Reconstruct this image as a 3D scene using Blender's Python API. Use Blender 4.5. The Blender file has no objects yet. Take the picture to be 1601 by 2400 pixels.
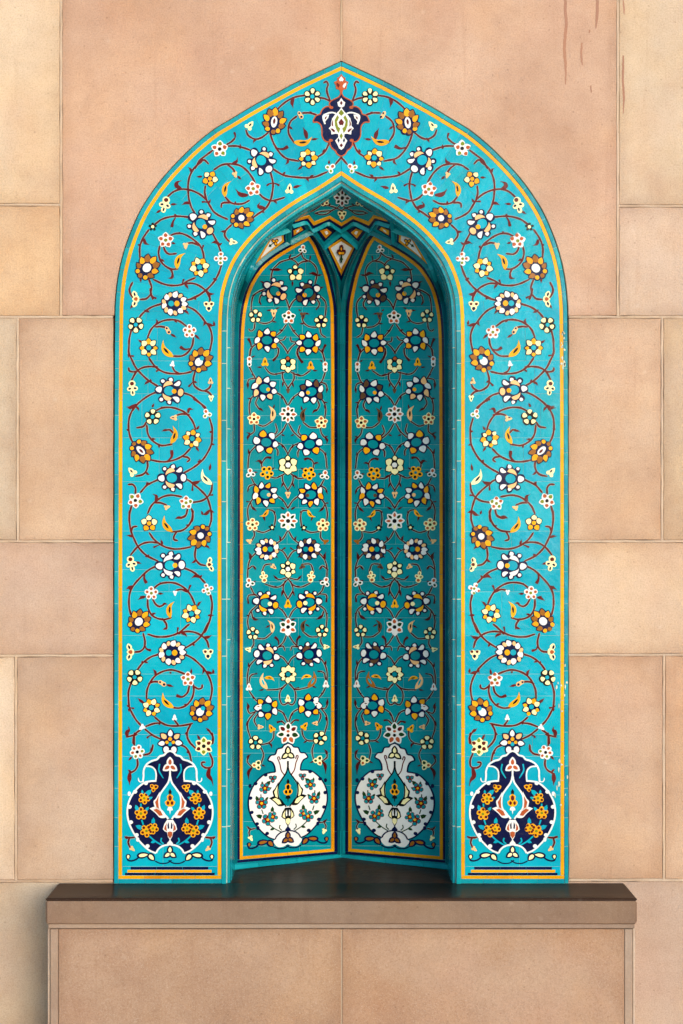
import bpy, math, random
from mathutils import Vector
random.seed(7)
R = math.radians
sc = bpy.context.scene
col = sc.collection

# ---------------------------------------------------------------- camera, sky, sun, exposure
SC = 700.0          # photograph pixels per metre on the wall plane
DIST = 5.8          # camera to wall
HOR = 1280.0        # eye level, as a row of the photograph
ZL = 0.55           # height of the bench top
CX = 800.0
ZC = ZL + (2070 - HOR) / SC

cam_d = bpy.data.cameras.new("camera")
cam = bpy.data.objects.new("camera", cam_d)
col.objects.link(cam)
cam.location = (0.0007, -DIST, ZC)
cam.rotation_euler = (R(90), 0, 0)
cam_d.sensor_fit = 'VERTICAL'
cam_d.sensor_height = 24.0
cam_d.lens = 24.0 * DIST / (2400 / SC)
cam_d.shift_y = (HOR - 1200) / 2400
cam_d.clip_end = 600
sc.camera = cam

SUN_AZ, SUN_EL = 29.0, 11.0     # degrees to the right of the wall's normal, above the horizon
world = bpy.data.worlds.new("World")
sc.world = world
world.use_nodes = True
wn = world.node_tree
bg = wn.nodes["Background"]
sky = wn.nodes.new("ShaderNodeTexSky")
sky.sky_type = 'NISHITA'
sky.sun_disc = False
sky.sun_elevation = R(SUN_EL)
sky.sun_rotation = R(180 - SUN_AZ)
sky.air_density = 1.0
sky.dust_density = 0.6
sky.ozone_density = 2.2
wn.links.new(sky.outputs[0], bg.inputs[0])
bg.inputs[1].default_value = 0.15

sun_d = bpy.data.lights.new("sun", 'SUN')
sun_d.energy = 1.6
sun_d.angle = R(38)
sun_d.color = (1.0, 0.97, 0.94)
sun = bpy.data.objects.new("sun", sun_d)
col.objects.link(sun)
sun.location = (3, -6, 5)
dirv = Vector((-math.sin(R(SUN_AZ)) * math.cos(R(SUN_EL)), math.cos(R(SUN_AZ)) * math.cos(R(SUN_EL)), -math.sin(R(SUN_EL))))
sun.rotation_euler = dirv.to_track_quat('-Z', 'Y').to_euler()

sc.view_settings.view_transform = 'Standard'
sc.view_settings.look = 'None'
sc.view_settings.exposure = 0.99
sc.view_settings.gamma = 1.0
sc.render.engine = 'CYCLES'
sc.cycles.max_bounces = 6
sc.cycles.diffuse_bounces = 4
sc.cycles.glossy_bounces = 3
sc.cycles.use_denoising = True

# ---------------------------------------------------------------- materials
def lin(r, g, b):
    f = lambda c: (c / 255 / 12.92) if c / 255 <= 0.04045 else ((c / 255 + 0.055) / 1.055) ** 2.4
    return (f(r), f(g), f(b), 1)

def nd(t, typ, **kw):
    n = t.nodes.new(typ)
    for k, v in kw.items():
        setattr(n, k, v)
    return n

def mixcol(t, a, b, fac, mode='MIX'):
    m = nd(t, 'ShaderNodeMix', data_type='RGBA', blend_type=mode)
    for s, v in ((6, a), (7, b), (0, fac)):
        if hasattr(v, 'is_output') or isinstance(v, bpy.types.NodeSocket):
            t.links.new(v, m.inputs[s])
        else:
            m.inputs[s].default_value = v
    return m.outputs[2]

def ramp(t, src, a, b, ca=(0, 0, 0, 1), cb=(1, 1, 1, 1)):
    r = nd(t, 'ShaderNodeValToRGB')
    r.color_ramp.elements[0].position = a
    r.color_ramp.elements[1].position = b
    r.color_ramp.elements[0].color = ca
    r.color_ramp.elements[1].color = cb
    t.links.new(src, r.inputs[0])
    return r.outputs[0]

def noise(t, scale, detail=3, rough=0.55, vec=None):
    n = nd(t, 'ShaderNodeTexNoise')
    n.inputs['Scale'].default_value = scale
    n.inputs['Detail'].default_value = detail
    n.inputs['Roughness'].default_value = rough
    if vec is not None:
        t.links.new(vec, n.inputs['Vector'])
    return n.outputs[0]

def wpos(t):
    return nd(t, 'ShaderNodeNewGeometry').outputs['Position']

def glaze(name, rgb, rough=0.3, var=0.10, tint=0.0):
    """glazed ceramic: slight drift of the colour from tile to tile and within one, fine pits, uneven gloss"""
    m = bpy.data.materials.new(name)
    m.use_nodes = True
    t = m.node_tree
    b = t.nodes['Principled BSDF']
    p = wpos(t)
    c = rgb
    n1 = noise(t, 9, 3, 0.6, p)
    n2 = noise(t, 210, 2, 0.6, p)
    dark = tuple(x * (1 - var * 1.6) for x in c[:3]) + (1,)
    lite = tuple(min(1, x * (1 + var)) for x in c[:3]) + (1,)
    o = mixcol(t, dark, lite, ramp(t, n1, 0.3, 0.7))
    if tint:
        oi = nd(t, 'ShaderNodeObjectInfo')
        hs = nd(t, 'ShaderNodeHueSaturation')
        mr = nd(t, 'ShaderNodeMapRange')
        mr.inputs[3].default_value = 1 - tint
        mr.inputs[4].default_value = 1 + tint
        t.links.new(oi.outputs['Random'], mr.inputs[0])
        t.links.new(mr.outputs[0], hs.inputs['Value'])
        mr2 = nd(t, 'ShaderNodeMapRange')
        mr2.inputs[3].default_value = 0.5 - tint * 0.07
        mr2.inputs[4].default_value = 0.5 + tint * 0.10
        mul = nd(t, 'ShaderNodeMath', operation='FRACT')
        m7 = nd(t, 'ShaderNodeMath', operation='MULTIPLY')
        m7.inputs[1].default_value = 7.31
        t.links.new(oi.outputs['Random'], m7.inputs[0])
        t.links.new(m7.outputs[0], mul.inputs[0])
        t.links.new(mul.outputs[0], mr2.inputs[0])
        t.links.new(mr2.outputs[0], hs.inputs['Hue'])
        t.links.new(o, hs.inputs['Color'])
        o = hs.outputs[0]
    o = mixcol(t, o, tuple(x * 0.6 for x in c[:3]) + (1,), ramp(t, n2, 0.62, 0.8, (0, 0, 0, 1), (0.5, 0.5, 0.5, 1)))
    t.links.new(o, b.inputs['Base Color'])
    rr = ramp(t, noise(t, 28, 4, 0.65, p), 0.35, 0.7, (rough * 0.35,) * 3 + (1,), (min(1, rough * 1.1),) * 3 + (1,))
    t.links.new(rr, b.inputs['Roughness'])
    b.inputs['Specular IOR Level'].default_value = 0.17 if rough < 0.5 else 0.1
    b1 = nd(t, 'ShaderNodeBump')          # the face is not flat: every tile sits a little askew
    b1.inputs['Strength'].default_value = 0.5
    b1.inputs['Distance'].default_value = 0.010
    t.links.new(noise(t, 7.5, 3, 0.5, p), b1.inputs['Height'])
    bm = nd(t, 'ShaderNodeBump')
    bm.inputs['Strength'].default_value = 0.3
    bm.inputs['Distance'].default_value = 0.0025
    t.links.new(noise(t, 70, 4, 0.65, p), bm.inputs['Height'])
    t.links.new(b1.outputs[0], bm.inputs['Normal'])
    t.links.new(bm.outputs[0], b.inputs['Normal'])
    return m

PAL = {
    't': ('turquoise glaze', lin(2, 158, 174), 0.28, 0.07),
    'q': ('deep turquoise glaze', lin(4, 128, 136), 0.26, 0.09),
    'Q': ('dark teal glaze', lin(6, 106, 114), 0.24, 0.14),
    'T': ('teal glaze', lin(16, 142, 150), 0.26, 0.12),
    'w': ('white glaze', lin(226, 223, 215), 0.3, 0.03),
    'c': ('cream glaze', lin(246, 232, 168), 0.3, 0.05),
    'p': ('peach glaze', lin(240, 184, 122), 0.3, 0.08),
    'y': ('amber glaze', lin(236, 160, 14), 0.3, 0.10),
    'n': ('brown glaze', lin(150, 92, 26), 0.3, 0.15),
    'u': ('umber glaze', lin(92, 62, 38), 0.35, 0.2),
    'r': ('rust glaze', lin(176, 82, 40), 0.3, 0.12),
    'm': ('maroon glaze', lin(94, 20, 18), 0.3, 0.15),
    'M': ('dark maroon glaze', lin(74, 13, 14), 0.3, 0.15),
    'g': ('olive glaze', lin(122, 130, 26), 0.3, 0.12),
    'd': ('dark green glaze', lin(28, 58, 22), 0.3, 0.15),
    'N': ('navy glaze', lin(9, 16, 58), 0.25, 0.2),
    'K': ('black glaze', lin(16, 14, 16), 0.3, 0.1),
    'h': ('pale grout line', lin(150, 176, 160), 0.8, 0.1),
    'G': ('grout', lin(136, 186, 182), 0.85, 0.15),
    'j': ('cream joint mortar', lin(196, 200, 176), 0.85, 0.15),
    'O': ('ochre strip glaze', lin(214, 142, 14), 0.3, 0.12),
}
MAT = {}
for k, v in PAL.items():
    MAT[k] = glaze(v[0], v[1], v[2], v[3], tint={'t': 0.09, 'q': 0.10, 'Q': 0.12, 'T': 0.13, 'O': 0.08, 'y': 0.05}.get(k, 0.0))

def stone_mat(name, rough=0.85, grain=1.0, spec=0.2, dirt=0.35):
    """sandstone: the slab's own colour, cloudy bedding, fine sand grain, grey dust, darker soiling in cloudy patches"""
    m = bpy.data.materials.new(name)
    m.use_nodes = True
    t = m.node_tree
    b = t.nodes['Principled BSDF']
    p = wpos(t)
    oi = nd(t, 'ShaderNodeObjectInfo')
    base = oi.outputs['Color']
    off = nd(t, 'ShaderNodeVectorMath', operation='MULTIPLY_ADD')
    rv = nd(t, 'ShaderNodeCombineXYZ')
    t.links.new(oi.outputs['Random'], rv.inputs[0]); t.links.new(oi.outputs['Random'], rv.inputs[2])
    t.links.new(rv.outputs[0], off.inputs[0]); off.inputs[1].default_value = (37, 11, 53)
    t.links.new(p, off.inputs[2])
    q = off.outputs[0]
    cloud = ramp(t, noise(t, 1.5, 6, 0.66, q), 0.40, 0.64)
    c1 = mixcol(t, base, (0.80, 0.74, 0.71, 1), cloud, 'MULTIPLY')
    warm = ramp(t, noise(t, 3.1, 4, 0.55, q), 0.45, 0.7, (0, 0, 0, 1), (0.6, 0.6, 0.6, 1))
    c2 = mixcol(t, c1, (1.07, 0.97, 0.80, 1), warm, 'MULTIPLY')
    rose = ramp(t, noise(t, 2.3, 4, 0.6, p), 0.48, 0.72, (0, 0, 0, 1), (0.6, 0.6, 0.6, 1))
    c2 = mixcol(t, c2, (0.97, 0.87, 0.87, 1), rose, 'MULTIPLY')
    blot = ramp(t, noise(t, 9, 6, 0.75, q), 0.50, 0.80, (0, 0, 0, 1), (dirt, dirt, dirt, 1))
    c3 = mixcol(t, c2, (0.66, 0.58, 0.52, 1), blot, 'MULTIPLY')
    gr = noise(t, 190, 3, 0.8, p)
    c4 = mixcol(t, c3, (0.70, 0.64, 0.58, 1), ramp(t, gr, 0.46, 0.66, (0, 0, 0, 1), (0.6 * grain,) * 3 + (1,)), 'MULTIPLY')
    c5 = mixcol(t, c4, (0.95, 0.83, 0.70, 1), ramp(t, noise(t, 300, 2, 0.6, q), 0.56, 0.76, (0, 0, 0, 1), (0.16 * grain,) * 3 + (1,)))
    # soot and dust worked into the stone along its edges, broken up by noise
    gc = nd(t, 'ShaderNodeTexCoord').outputs['Generated']
    sp = nd(t, 'ShaderNodeSeparateXYZ'); t.links.new(gc, sp.inputs[0])
    def edge(axis, prop):
        at = nd(t, 'ShaderNodeAttribute', attribute_type='OBJECT', attribute_name=prop)
        pp_ = nd(t, 'ShaderNodeMath', operation='PINGPONG'); pp_.inputs[1].default_value = 0.5
        t.links.new(sp.outputs[axis], pp_.inputs[0])
        mu = nd(t, 'ShaderNodeMath', operation='MULTIPLY')
        t.links.new(pp_.outputs[0], mu.inputs[0]); t.links.new(at.outputs['Fac'], mu.inputs[1])
        return mu.outputs[0]
    mn = nd(t, 'ShaderNodeMath', operation='MINIMUM')
    t.links.new(edge(0, 'span_x'), mn.inputs[0]); t.links.new(edge(2, 'span_z'), mn.inputs[1])
    wob = nd(t, 'ShaderNodeMath', operation='MULTIPLY_ADD')
    t.links.new(noise(t, 4, 5, 0.7, q), wob.inputs[0]); wob.inputs[1].default_value = -0.075; t.links.new(mn.outputs[0], wob.inputs[2])
    sh_ = nd(t, 'ShaderNodeMath', operation='ADD'); sh_.inputs[1].default_value = 0.06
    t.links.new(wob.outputs[0], sh_.inputs[0])
    soot = ramp(t, sh_.outputs[0], 0.0, 0.075, (0.42, 0.42, 0.42, 1), (0, 0, 0, 1))
    soot.node.color_ramp.interpolation = 'EASE'
    c5 = mixcol(t, c5, (0.66, 0.57, 0.50, 1), soot, 'MULTIPLY')
    # pale chips and small dark pits
    vo = nd(t, 'ShaderNodeTexVoronoi'); vo.inputs['Scale'].default_value = 9
    t.links.new(q, vo.inputs['Vector'])
    c5 = mixcol(t, c5, (0.80, 0.70, 0.58, 1), ramp(t, vo.outputs['Distance'], 0.03, 0.09, (0.10 * grain,) * 3 + (1,), (0, 0, 0, 1)))
    vp = nd(t, 'ShaderNodeTexVoronoi'); vp.inputs['Scale'].default_value = 23
    t.links.new(q, vp.inputs['Vector'])
    c5 = mixcol(t, c5, (0.42, 0.34, 0.28, 1), ramp(t, vp.outputs['Distance'], 0.05, 0.09, (0.35, 0.35, 0.35, 1), (0, 0, 0, 1)), 'MULTIPLY')
    # bedding streaks
    mp = nd(t, 'ShaderNodeMapping')
    mp.inputs['Scale'].default_value = (26, 1, 1.6)
    t.links.new(q, mp.inputs[0])
    v = noise(t, 1.2, 5, 0.65, mp.outputs[0])
    c6 = mixcol(t, c5, (0.84, 0.78, 0.74, 1), ramp(t, v, 0.58, 0.72, (0, 0, 0, 1), (0.5, 0.5, 0.5, 1)), 'MULTIPLY')
    t.links.new(c6, b.inputs['Base Color'])
    b.inputs['Roughness'].default_value = rough
    b.inputs['Specular IOR Level'].default_value = spec
    bm = nd(t, 'ShaderNodeBump')
    bm.inputs['Strength'].default_value = 0.5 * grain
    bm.inputs['Distance'].default_value = 0.003
    t.links.new(gr, bm.inputs['Height'])
    bm2 = nd(t, 'ShaderNodeBump')
    bm2.inputs['Strength'].default_value = 0.25
    bm2.inputs['Distance'].default_value = 0.012
    t.links.new(noise(t, 14, 4, 0.6, q), bm2.inputs['Height'])
    t.links.new(bm2.outputs[0], bm.inputs['Normal'])
    t.links.new(bm.outputs[0], b.inputs['Normal'])
    return m

STONE = stone_mat('sandstone')
TRIM = stone_mat('smooth sandstone trim', 0.6, 0.45, 0.35, 0.5)
SHADED_POLISH = stone_mat('polished stone with painted shade', 0.3, 0.25, 0.5, 0.3)
SHADED_POLISH.node_tree.nodes['Principled BSDF'].inputs['IOR'].default_value = 1.09

# ---------------------------------------------------------------- helpers
def obj(name, V, F, mats, parent=None, mi=None, smooth=False):
    me = bpy.data.meshes.new(name)
    me.from_pydata([tuple(v) for v in V], [], F)
    for mm in (mats if isinstance(mats, (list, tuple)) else [mats]):
        me.materials.append(mm)
    if mi:
        me.polygons.foreach_set('material_index', mi)
    if smooth:
        me.polygons.foreach_set('use_smooth', [True] * len(me.polygons))
    me.update()
    o = bpy.data.objects.new(name, me)
    col.objects.link(o)
    if parent is not None:
        o.parent = parent
    return o

def thing(name, label, cat, group=None, loc=(0, 0, 0)):
    o = bpy.data.objects.new(name, None)
    o.empty_display_size = 0.1
    col.objects.link(o)
    o['label'] = label
    o['category'] = cat
    if group:
        o['group'] = group
    return o

def mirror_copy(o, parent):
    c = o.copy()
    col.objects.link(c)
    c.parent = parent
    c.scale = (-o.scale[0], o.scale[1], o.scale[2])
    return c

def box(V, F, x0, x1, y0, y1, z0, z1):
    n = len(V)
    V += [(x0, y0, z0), (x1, y0, z0), (x1, y1, z0), (x0, y1, z0), (x0, y0, z1), (x1, y0, z1), (x1, y1, z1), (x0, y1, z1)]
    F += [(n, n + 3, n + 2, n + 1), (n + 4, n + 5, n + 6, n + 7), (n, n + 1, n + 5, n + 4), (n + 1, n + 2, n + 6, n + 5), (n + 2, n + 3, n + 7, n + 6), (n + 3, n, n + 4, n + 7)]

def wall(px, py, y=0.0):
    return ((px - CX) / SC, y, ZL + (2070 - py) / SC)

# surfaces: the tiled face of the arch, and the curved back of the niche
FRONT_Y = -0.004
def front(px, py, h):
    x, y, z = wall(px, py)
    return (x, FRONT_Y - h, z)

YC, YE, XE, YF = 0.493, 0.232, 0.379, 0.034
ZS = ZC + (HOR - 735) / SC * 1.084
ZT = ZC + (HOR - 430) / SC
# half width of the opening at rising heights above the springing
HALF = [(0.0, 0.374), (0.31, 0.347), (0.545, 0.272), (0.75, 0.163), (0.87, 0.080), (0.985, 0.014), (1.0, 0.01)]
def niche_y(x, z):
    t = (z - ZS) / (ZT - ZS)
    base = YC - (YC - YE) * abs(x) / XE
    if t <= 0:
        return base
    if t >= 1:
        return YF
    j = 0
    while HALF[j + 1][0] < t:
        j += 1
    (t0, w0), (t1, w1) = HALF[j], HALF[j + 1]
    u = min(1.0, abs(x) / (w0 + (w1 - w0) * (t - t0) / (t1 - t0)))
    k = min(1.0, t / 0.30)
    k = k * k * (3 - 2 * k)
    return YF + (base - YF) * (1 - t ** 1.4) * max(0.0, 1 - k * u ** 2.6) ** 0.75

def niche(px, py, h=0.0):
    X = (px - CX) / SC
    dz = (HOR - py) / SC
    lo, hi = 1.0, 1.0 + (YC + 0.02) / DIST
    for _ in range(24):
        s = (lo + hi) / 2
        if niche_y(X * s, ZC + dz * s) - DIST * (s - 1) > 0:
            lo = s
        else:
            hi = s
    x, y, z = X * s, DIST * (s - 1), ZC + dz * s
    if h:
        e = 0.004
        sg = -1 if px <= CX else 1
        x0 = abs(x) * sg
        gx = (niche_y(x0 + sg * e, z) - niche_y(x0, z)) / (sg * e)
        gz = (niche_y(x, z + e) - niche_y(x, z - e)) / (2 * e)
        gz = max(-3.0, min(3.0, gz))
        gx = max(-2.0, min(2.0, gx))
        n = Vector((gx, -1, gz)).normalized()
        x += n.x * h; y += n.y * h; z += n.z * h
    return (x, y, z)

def area(P):
    return 0.5 * sum(P[i][0] * P[(i + 1) % len(P)][1] - P[(i + 1) % len(P)][0] * P[i][1] for i in range(len(P)))

def prism(V, F, poly, surf, h0, h1, bevel=0.0):
    """a flat tile cut to an outline given in photograph pixels, laid on a surface"""
    P = list(poly)
    if area(P) > 0:
        P.reverse()          # y runs down: now counter-clockwise seen from the front
    n, k = len(P), len(V)
    if surf is niche and min(p[1] for p in P) < 790:      # on the curve of the vault the tile is dished to follow it
        Q = []
        for a, b in zip(P, P[1:] + P[:1]):
            m = max(1, int(math.hypot(b[0] - a[0], b[1] - a[1]) / 6))
            Q += [(a[0] + (b[0] - a[0]) * i / m, a[1] + (b[1] - a[1]) * i / m) for i in range(m)]
        P, n = Q, len(Q)
        cx, cy = sum(p[0] for p in P) / n, sum(p[1] for p in P) / n
        if P[0][0] <= CX:
            cx = min(cx, CX)
        V += [surf(x, y, h0) for x, y in P]
        fs = (1.0, 0.72, 0.4)
        for f in fs:
            V += [surf(cx + (x - cx) * f, cy + (y - cy) * f, h1) for x, y in P]
        V.append(surf(cx, cy, h1))
        c = len(V) - 1
        for i in range(n):
            j = (i + 1) % n
            for q in range(3):
                F.append((k + n * q + i, k + n * q + j, k + n * (q + 1) + j, k + n * (q + 1) + i))
            F.append((k + n * 3 + i, k + n * 3 + j, c))
        return
    V += [surf(x, y, h0) for x, y in P]
    V += [surf(x, y, h1) for x, y in P]
    F.append(tuple(range(k + n, k + 2 * n)))
    for i in range(n):
        j = (i + 1) % n
        F.append((k + i, k + j, k + n + j, k + n + i))

def catmull(P, step=4.0):
    if len(P) < 3:
        (x0, y0), (x1, y1) = P[0], P[-1]
        n = max(2, int(math.hypot(x1 - x0, y1 - y0) / step))
        return [(x0 + (x1 - x0) * i / n, y0 + (y1 - y0) * i / n) for i in range(n + 1)]
    Q = [(2 * P[0][0] - P[1][0], 2 * P[0][1] - P[1][1])] + list(P) + [(2 * P[-1][0] - P[-2][0], 2 * P[-1][1] - P[-2][1])]
    out = []
    for i in range(1, len(Q) - 2):
        p0, p1, p2, p3 = Q[i - 1:i + 3]
        n = max(2, int(math.hypot(p2[0] - p1[0], p2[1] - p1[1]) / step))
        for k in range(n):
            t = k / n
            out.append(tuple(0.5 * (2 * p1[a] + (p2[a] - p0[a]) * t + (2 * p0[a] - 5 * p1[a] + 4 * p2[a] - p3[a]) * t * t + (3 * p1[a] - p0[a] - 3 * p2[a] + p3[a]) * t ** 3) for a in (0, 1)))
    out.append(tuple(P[-1]))
    return out

def resample(P, step):
    L = [0.0]
    for a, b in zip(P, P[1:]):
        L.append(L[-1] + math.hypot(b[0] - a[0], b[1] - a[1]))
    n = max(1, int(round(L[-1] / step)))
    out, j = [], 0
    for i in range(n + 1):
        d = L[-1] * i / n
        while j < len(L) - 2 and L[j + 1] < d:
            j += 1
        t = (d - L[j]) / max(1e-9, L[j + 1] - L[j])
        out.append((P[j][0] + (P[j + 1][0] - P[j][0]) * t, P[j][1] + (P[j + 1][1] - P[j][1]) * t))
    return out

def normals(P):
    out = []
    for i in range(len(P)):
        a, b = P[max(0, i - 1)], P[min(len(P) - 1, i + 1)]
        dx, dy = b[0] - a[0], b[1] - a[1]
        l = math.hypot(dx, dy) or 1
        out.append((-dy / l, dx / l))
    return out

def offset(P, d, apex=None):
    N = normals(P)
    Q = [(p[0] + n[0] * d, p[1] + n[1] * d) for p, n in zip(P, N)]
    if apex is not None:            # the curve ends on the centre line: mitre it there
        a, b = Q[-2], Q[-1]
        dx = b[0] - a[0]
        if abs(dx) > 1e-6:
            t = (apex - a[0]) / dx
            Q[-1] = (apex, a[1] + (b[1] - a[1]) * t)
        while len(Q) > 2 and Q[-2][0] > apex:
            Q.pop(-2)
    return Q

def ribbon_poly(P, w, taper0=1.0, taper1=1.0):
    N = normals(P)
    n = len(P)
    A, B = [], []
    for i, (p, v) in enumerate(zip(P, N)):
        t = i / max(1, n - 1)
        k = w / 2 * min(1, taper0 + (1 - taper0) * min(1, t * 4)) * min(1, taper1 + (1 - taper1) * min(1, (1 - t) * 4))
        A.append((p[0] + v[0] * k, p[1] + v[1] * k))
        B.append((p[0] - v[0] * k, p[1] - v[1] * k))
    return A + B[::-1]

def ribbon(V, F, A, B, surf, h0, h1):
    """a strip between two edge curves, quads on top and walls down its sides"""
    k, n = len(V), len(A)
    for a, b in zip(A, B):
        V += [surf(a[0], a[1], h0), surf(a[0], a[1], h1), surf(b[0], b[1], h1), surf(b[0], b[1], h0)]
    sgn = (A[1][0] - A[0][0]) * (B[0][1] - A[0][1]) - (A[1][1] - A[0][1]) * (B[0][0] - A[0][0])
    for i in range(n - 1):
        o, p = k + 4 * i, k + 4 * (i + 1)
        for u in range(3):
            q = (o + u, p + u, p + u + 1, o + u + 1)
            F.append(q if sgn < 0 else q[::-1])
    for o, rev in ((k, 0), (k + 4 * (n - 1), 1)):
        q = (o, o + 1, o + 2, o + 3)
        F.append(q if (rev ^ (sgn > 0)) else q[::-1])

# ---------------------------------------------------------------- flowers, buds, leaves, stems
def petal(ang, d, L, W, shape='o', n=12, bend=0.0):
    pts = []
    for i in range(n):
        a = 2 * math.pi * i / n
        x, s = math.cos(a), math.sin(a)
        if shape == 'o':
            y = s
        elif shape == 'l':
            y = math.copysign(abs(s) ** 1.7, s)
        elif shape == 'p':          # pointed at the outer end
            y = math.copysign(abs(s) ** (1.05 if x < 0 else 1.05 + 0.85 * min(1, x * 2)), s) * (1.04 - 0.22 * x)
        else:                        # 'k' wide at the outer end
            y = s * (0.85 + 0.35 * x)
        x, y = x * L / 2, y * W / 2
        y += bend * (x * x) / max(L, 1e-6) * 2
        x += d
        c, q = math.cos(ang), math.sin(ang)
        pts.append((x * c - y * q, x * q + y * c))
    return pts

def silhouette(pets, core, n=72):
    """outline of a whole flower: the farthest reach of its petals in every direction"""
    r = [core] * n
    for P in pets:
        for i in range(len(P)):
            a, b = P[i], P[(i + 1) % len(P)]
            for k in range(6):
                t = k / 6
                x, y = a[0] + (b[0] - a[0]) * t, a[1] + (b[1] - a[1]) * t
                j = int(round(math.atan2(y, x) / (2 * math.pi) * n)) % n
                r[j] = max(r[j], math.hypot(x, y))
    return [(r[j] * math.cos(2 * math.pi * j / n), r[j] * math.sin(2 * math.pi * j / n)) for j in range(n)]

SWEEP = {'C': 0.34, 'c': 0.28, 'D': 0.36, 'O': 0.30}
def flower_parts(kind, r, a):
    """petals in units of pixels around the centre -> (outline colour, outline polygon, [(polygon, colour, name)])"""
    rot = R(float(a[0])) if a else 0.0
    P = []          # (angle, dist, length, width, shape, bend, colour)
    cen = []        # (angle, dist, rx, ry, colour)
    extra = []
    oc, grow, core = 'N', 0.09, 0.3
    if kind == 'A':
        n = int(a[1]) if len(a) > 1 else 5
        oc, grow, core = 'K', 0.10, 0.45
        for i in range(n):
            P.append((rot + 2 * math.pi * i / n, 0.62, 0.54, min(0.66, 3.1 / n), 'k', 0, 'c'))
        cen = [(0, 0, 0.23, 0.23, a[2] if len(a) > 2 else 't')]
    elif kind == 'K':
        oc, grow, core = 'K', 0.02, 0.5
        for i in range(5):
            P.append((rot + 2 * math.pi * i / 5, 0.68, 0.55, 0.5, 'o', 0, 'K'))
        cen = [(0, 0, 0.36, 0.36, 'c')]
    elif kind in 'BR':
        cs = a[2]
        n = len(cs)
        oc, grow, core = (a[3] if len(a) > 3 else 'w'), (0.12 if kind == 'B' else 0.145), 0.40
        for i, c in enumerate(cs):
            if kind == 'B':
                P.append((rot + 2 * math.pi * i / n, 0.60, 0.44, min(0.40, 2.0 / n), 'p', 0, c))
            elif oc == 'm':
                grow = 0.09
                P.append((rot + 2 * math.pi * i / n, 0.62, 0.46, 0.50, 'o', 0, c))
            else:
                P.append((rot + 2 * math.pi * i / n, 0.60, 0.38, min(0.38, 2.0 / n), 'o', 0, c))
        cen = [(0, 0, 0.2, 0.2, a[1])]
    elif kind in 'EF':
        cs = a[1]
        n = len(cs)
        oc = 'N' if kind == 'E' else 'K'
        grow, core = 0.075, 0.42
        for i, c in enumerate(cs):
            an = rot + 2 * math.pi * i / n
            if c.isupper():
                P.append((an, 0.63, 0.60, min(0.58, 3.9 / n), 'p', 0, c.lower()))
            else:
                P.append((an, 0.66, 0.42, min(0.40, 2.8 / n), 'p', 0, c))
        cen = [(0, 0, 0.24, 0.24, a[2] if len(a) > 2 else 't')]
    elif kind == 'C':
        w, s = a[1][0], a[1][1]
        grow, core = 0.08, 0.5
        P = [(0, .76, .46, .58, 'o', 0, s if len(a) > 2 else w), (.86, .76, .54, .36, 'k', .3, w), (-.86, .76, .54, .36, 'k', -.3, w),
             (1.50, .90, .30, .28, 'p', .2, w), (-1.50, .90, .30, .28, 'p', -.2, w),
             (2.20, .90, .26, .26, 'o', 0, w), (-2.20, .90, .26, .26, 'o', 0, w), (math.pi, .74, .50, .54, 'k', 0, w)]
        P = [(q[0] + rot,) + q[1:] for q in P]
        for sg in (1, -1):          # two long petals curling round the eye
            outer, inner = [], []
            for i in range(8):
                t = i / 7
                an = rot + sg * (1.22 + 1.52 * t)
                ro = .56 + .22 * math.sin(math.pi * t ** .7) * (1 - .2 * t)
                ri = .56 - .12 * math.sin(math.pi * t ** .8)
                outer.append((ro * r * math.cos(an), ro * r * math.sin(an)))
                inner.append((ri * r * math.cos(an), ri * r * math.sin(an)))
            extra.append((outer + inner[::-1], s))
        cen = [(rot, -.04, .39, .36, 't')]
        if len(a) > 2:
            cen.append((rot, .34, .18, .18, a[2]))
    elif kind == 'c':            # many-petalled lotus with a turquoise eye and an amber heart
        w, s = a[1][0], a[1][1]
        grow, core = 0.068, 0.55
        for i in range(13):
            an = rot + 2 * math.pi * i / 13
            P.append((an, .73, .50, .36, 'p', 0, w) if i % 2 == 0 else (an, .74, .38, .27, 'o', 0, s))
        cen = [(rot, -.24, .22, .22, 't'), (rot, .20, .20, .22, a[2] if len(a) > 2 else 'y')]
    elif kind == 'O':            # ring of alternating petals round a large open eye
        cs = a[1]
        n = len(cs)
        grow, core = 0.08, 0.52
        for i, c in enumerate(cs):
            k = math.cos(2 * math.pi * i / n)
            P.append((rot + 2 * math.pi * i / n, .78 - .04 * k, .55 - .08 * k, 3.2 / n, 'p', .35 * math.sin(2 * math.pi * i / n), c))
        cen = [(rot, -.03, .45, .37, 't')]
        if len(a) > 2:
            cen.append((rot, .26, .16, .16, a[2]))
    elif kind == 'D':
        v = a[1]
        grow, core = 0.068, 0.5
        n = 10
        for i in range(n):
            an = 2 * math.pi * i / n
            k = math.cos(an)
            c_ = 'y' if i % 2 == 0 else 'n'
            if k < -0.75:
                P.append((rot + an, .70, .34, .34, 'o', 0, c_))
            else:
                P.append((rot + an, .68 + .05 * k, .54 + .08 * k, .38 + .05 * k, 'p', .2 * math.sin(an), c_))
        if v == '1':
            cen = [(rot, .0, .44, .24, 'w'), (rot, .06, .24, .10, 'm')]
        elif v == '2':
            cen = [(rot, .02, .36, .32, 'w')]
        elif v == '3':
            cen = [(rot, -.12, .34, .30, 'w'), (rot, .24, .18, .18, 't')]
        else:
            cen = [(rot, 0, .26, .26, 'w')]
    elif kind == 'G':            # trefoil in a pale surround
        oc, cs = a[1], a[2]
        grow, core = 0.16, 0.38
        n = len(cs)
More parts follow.
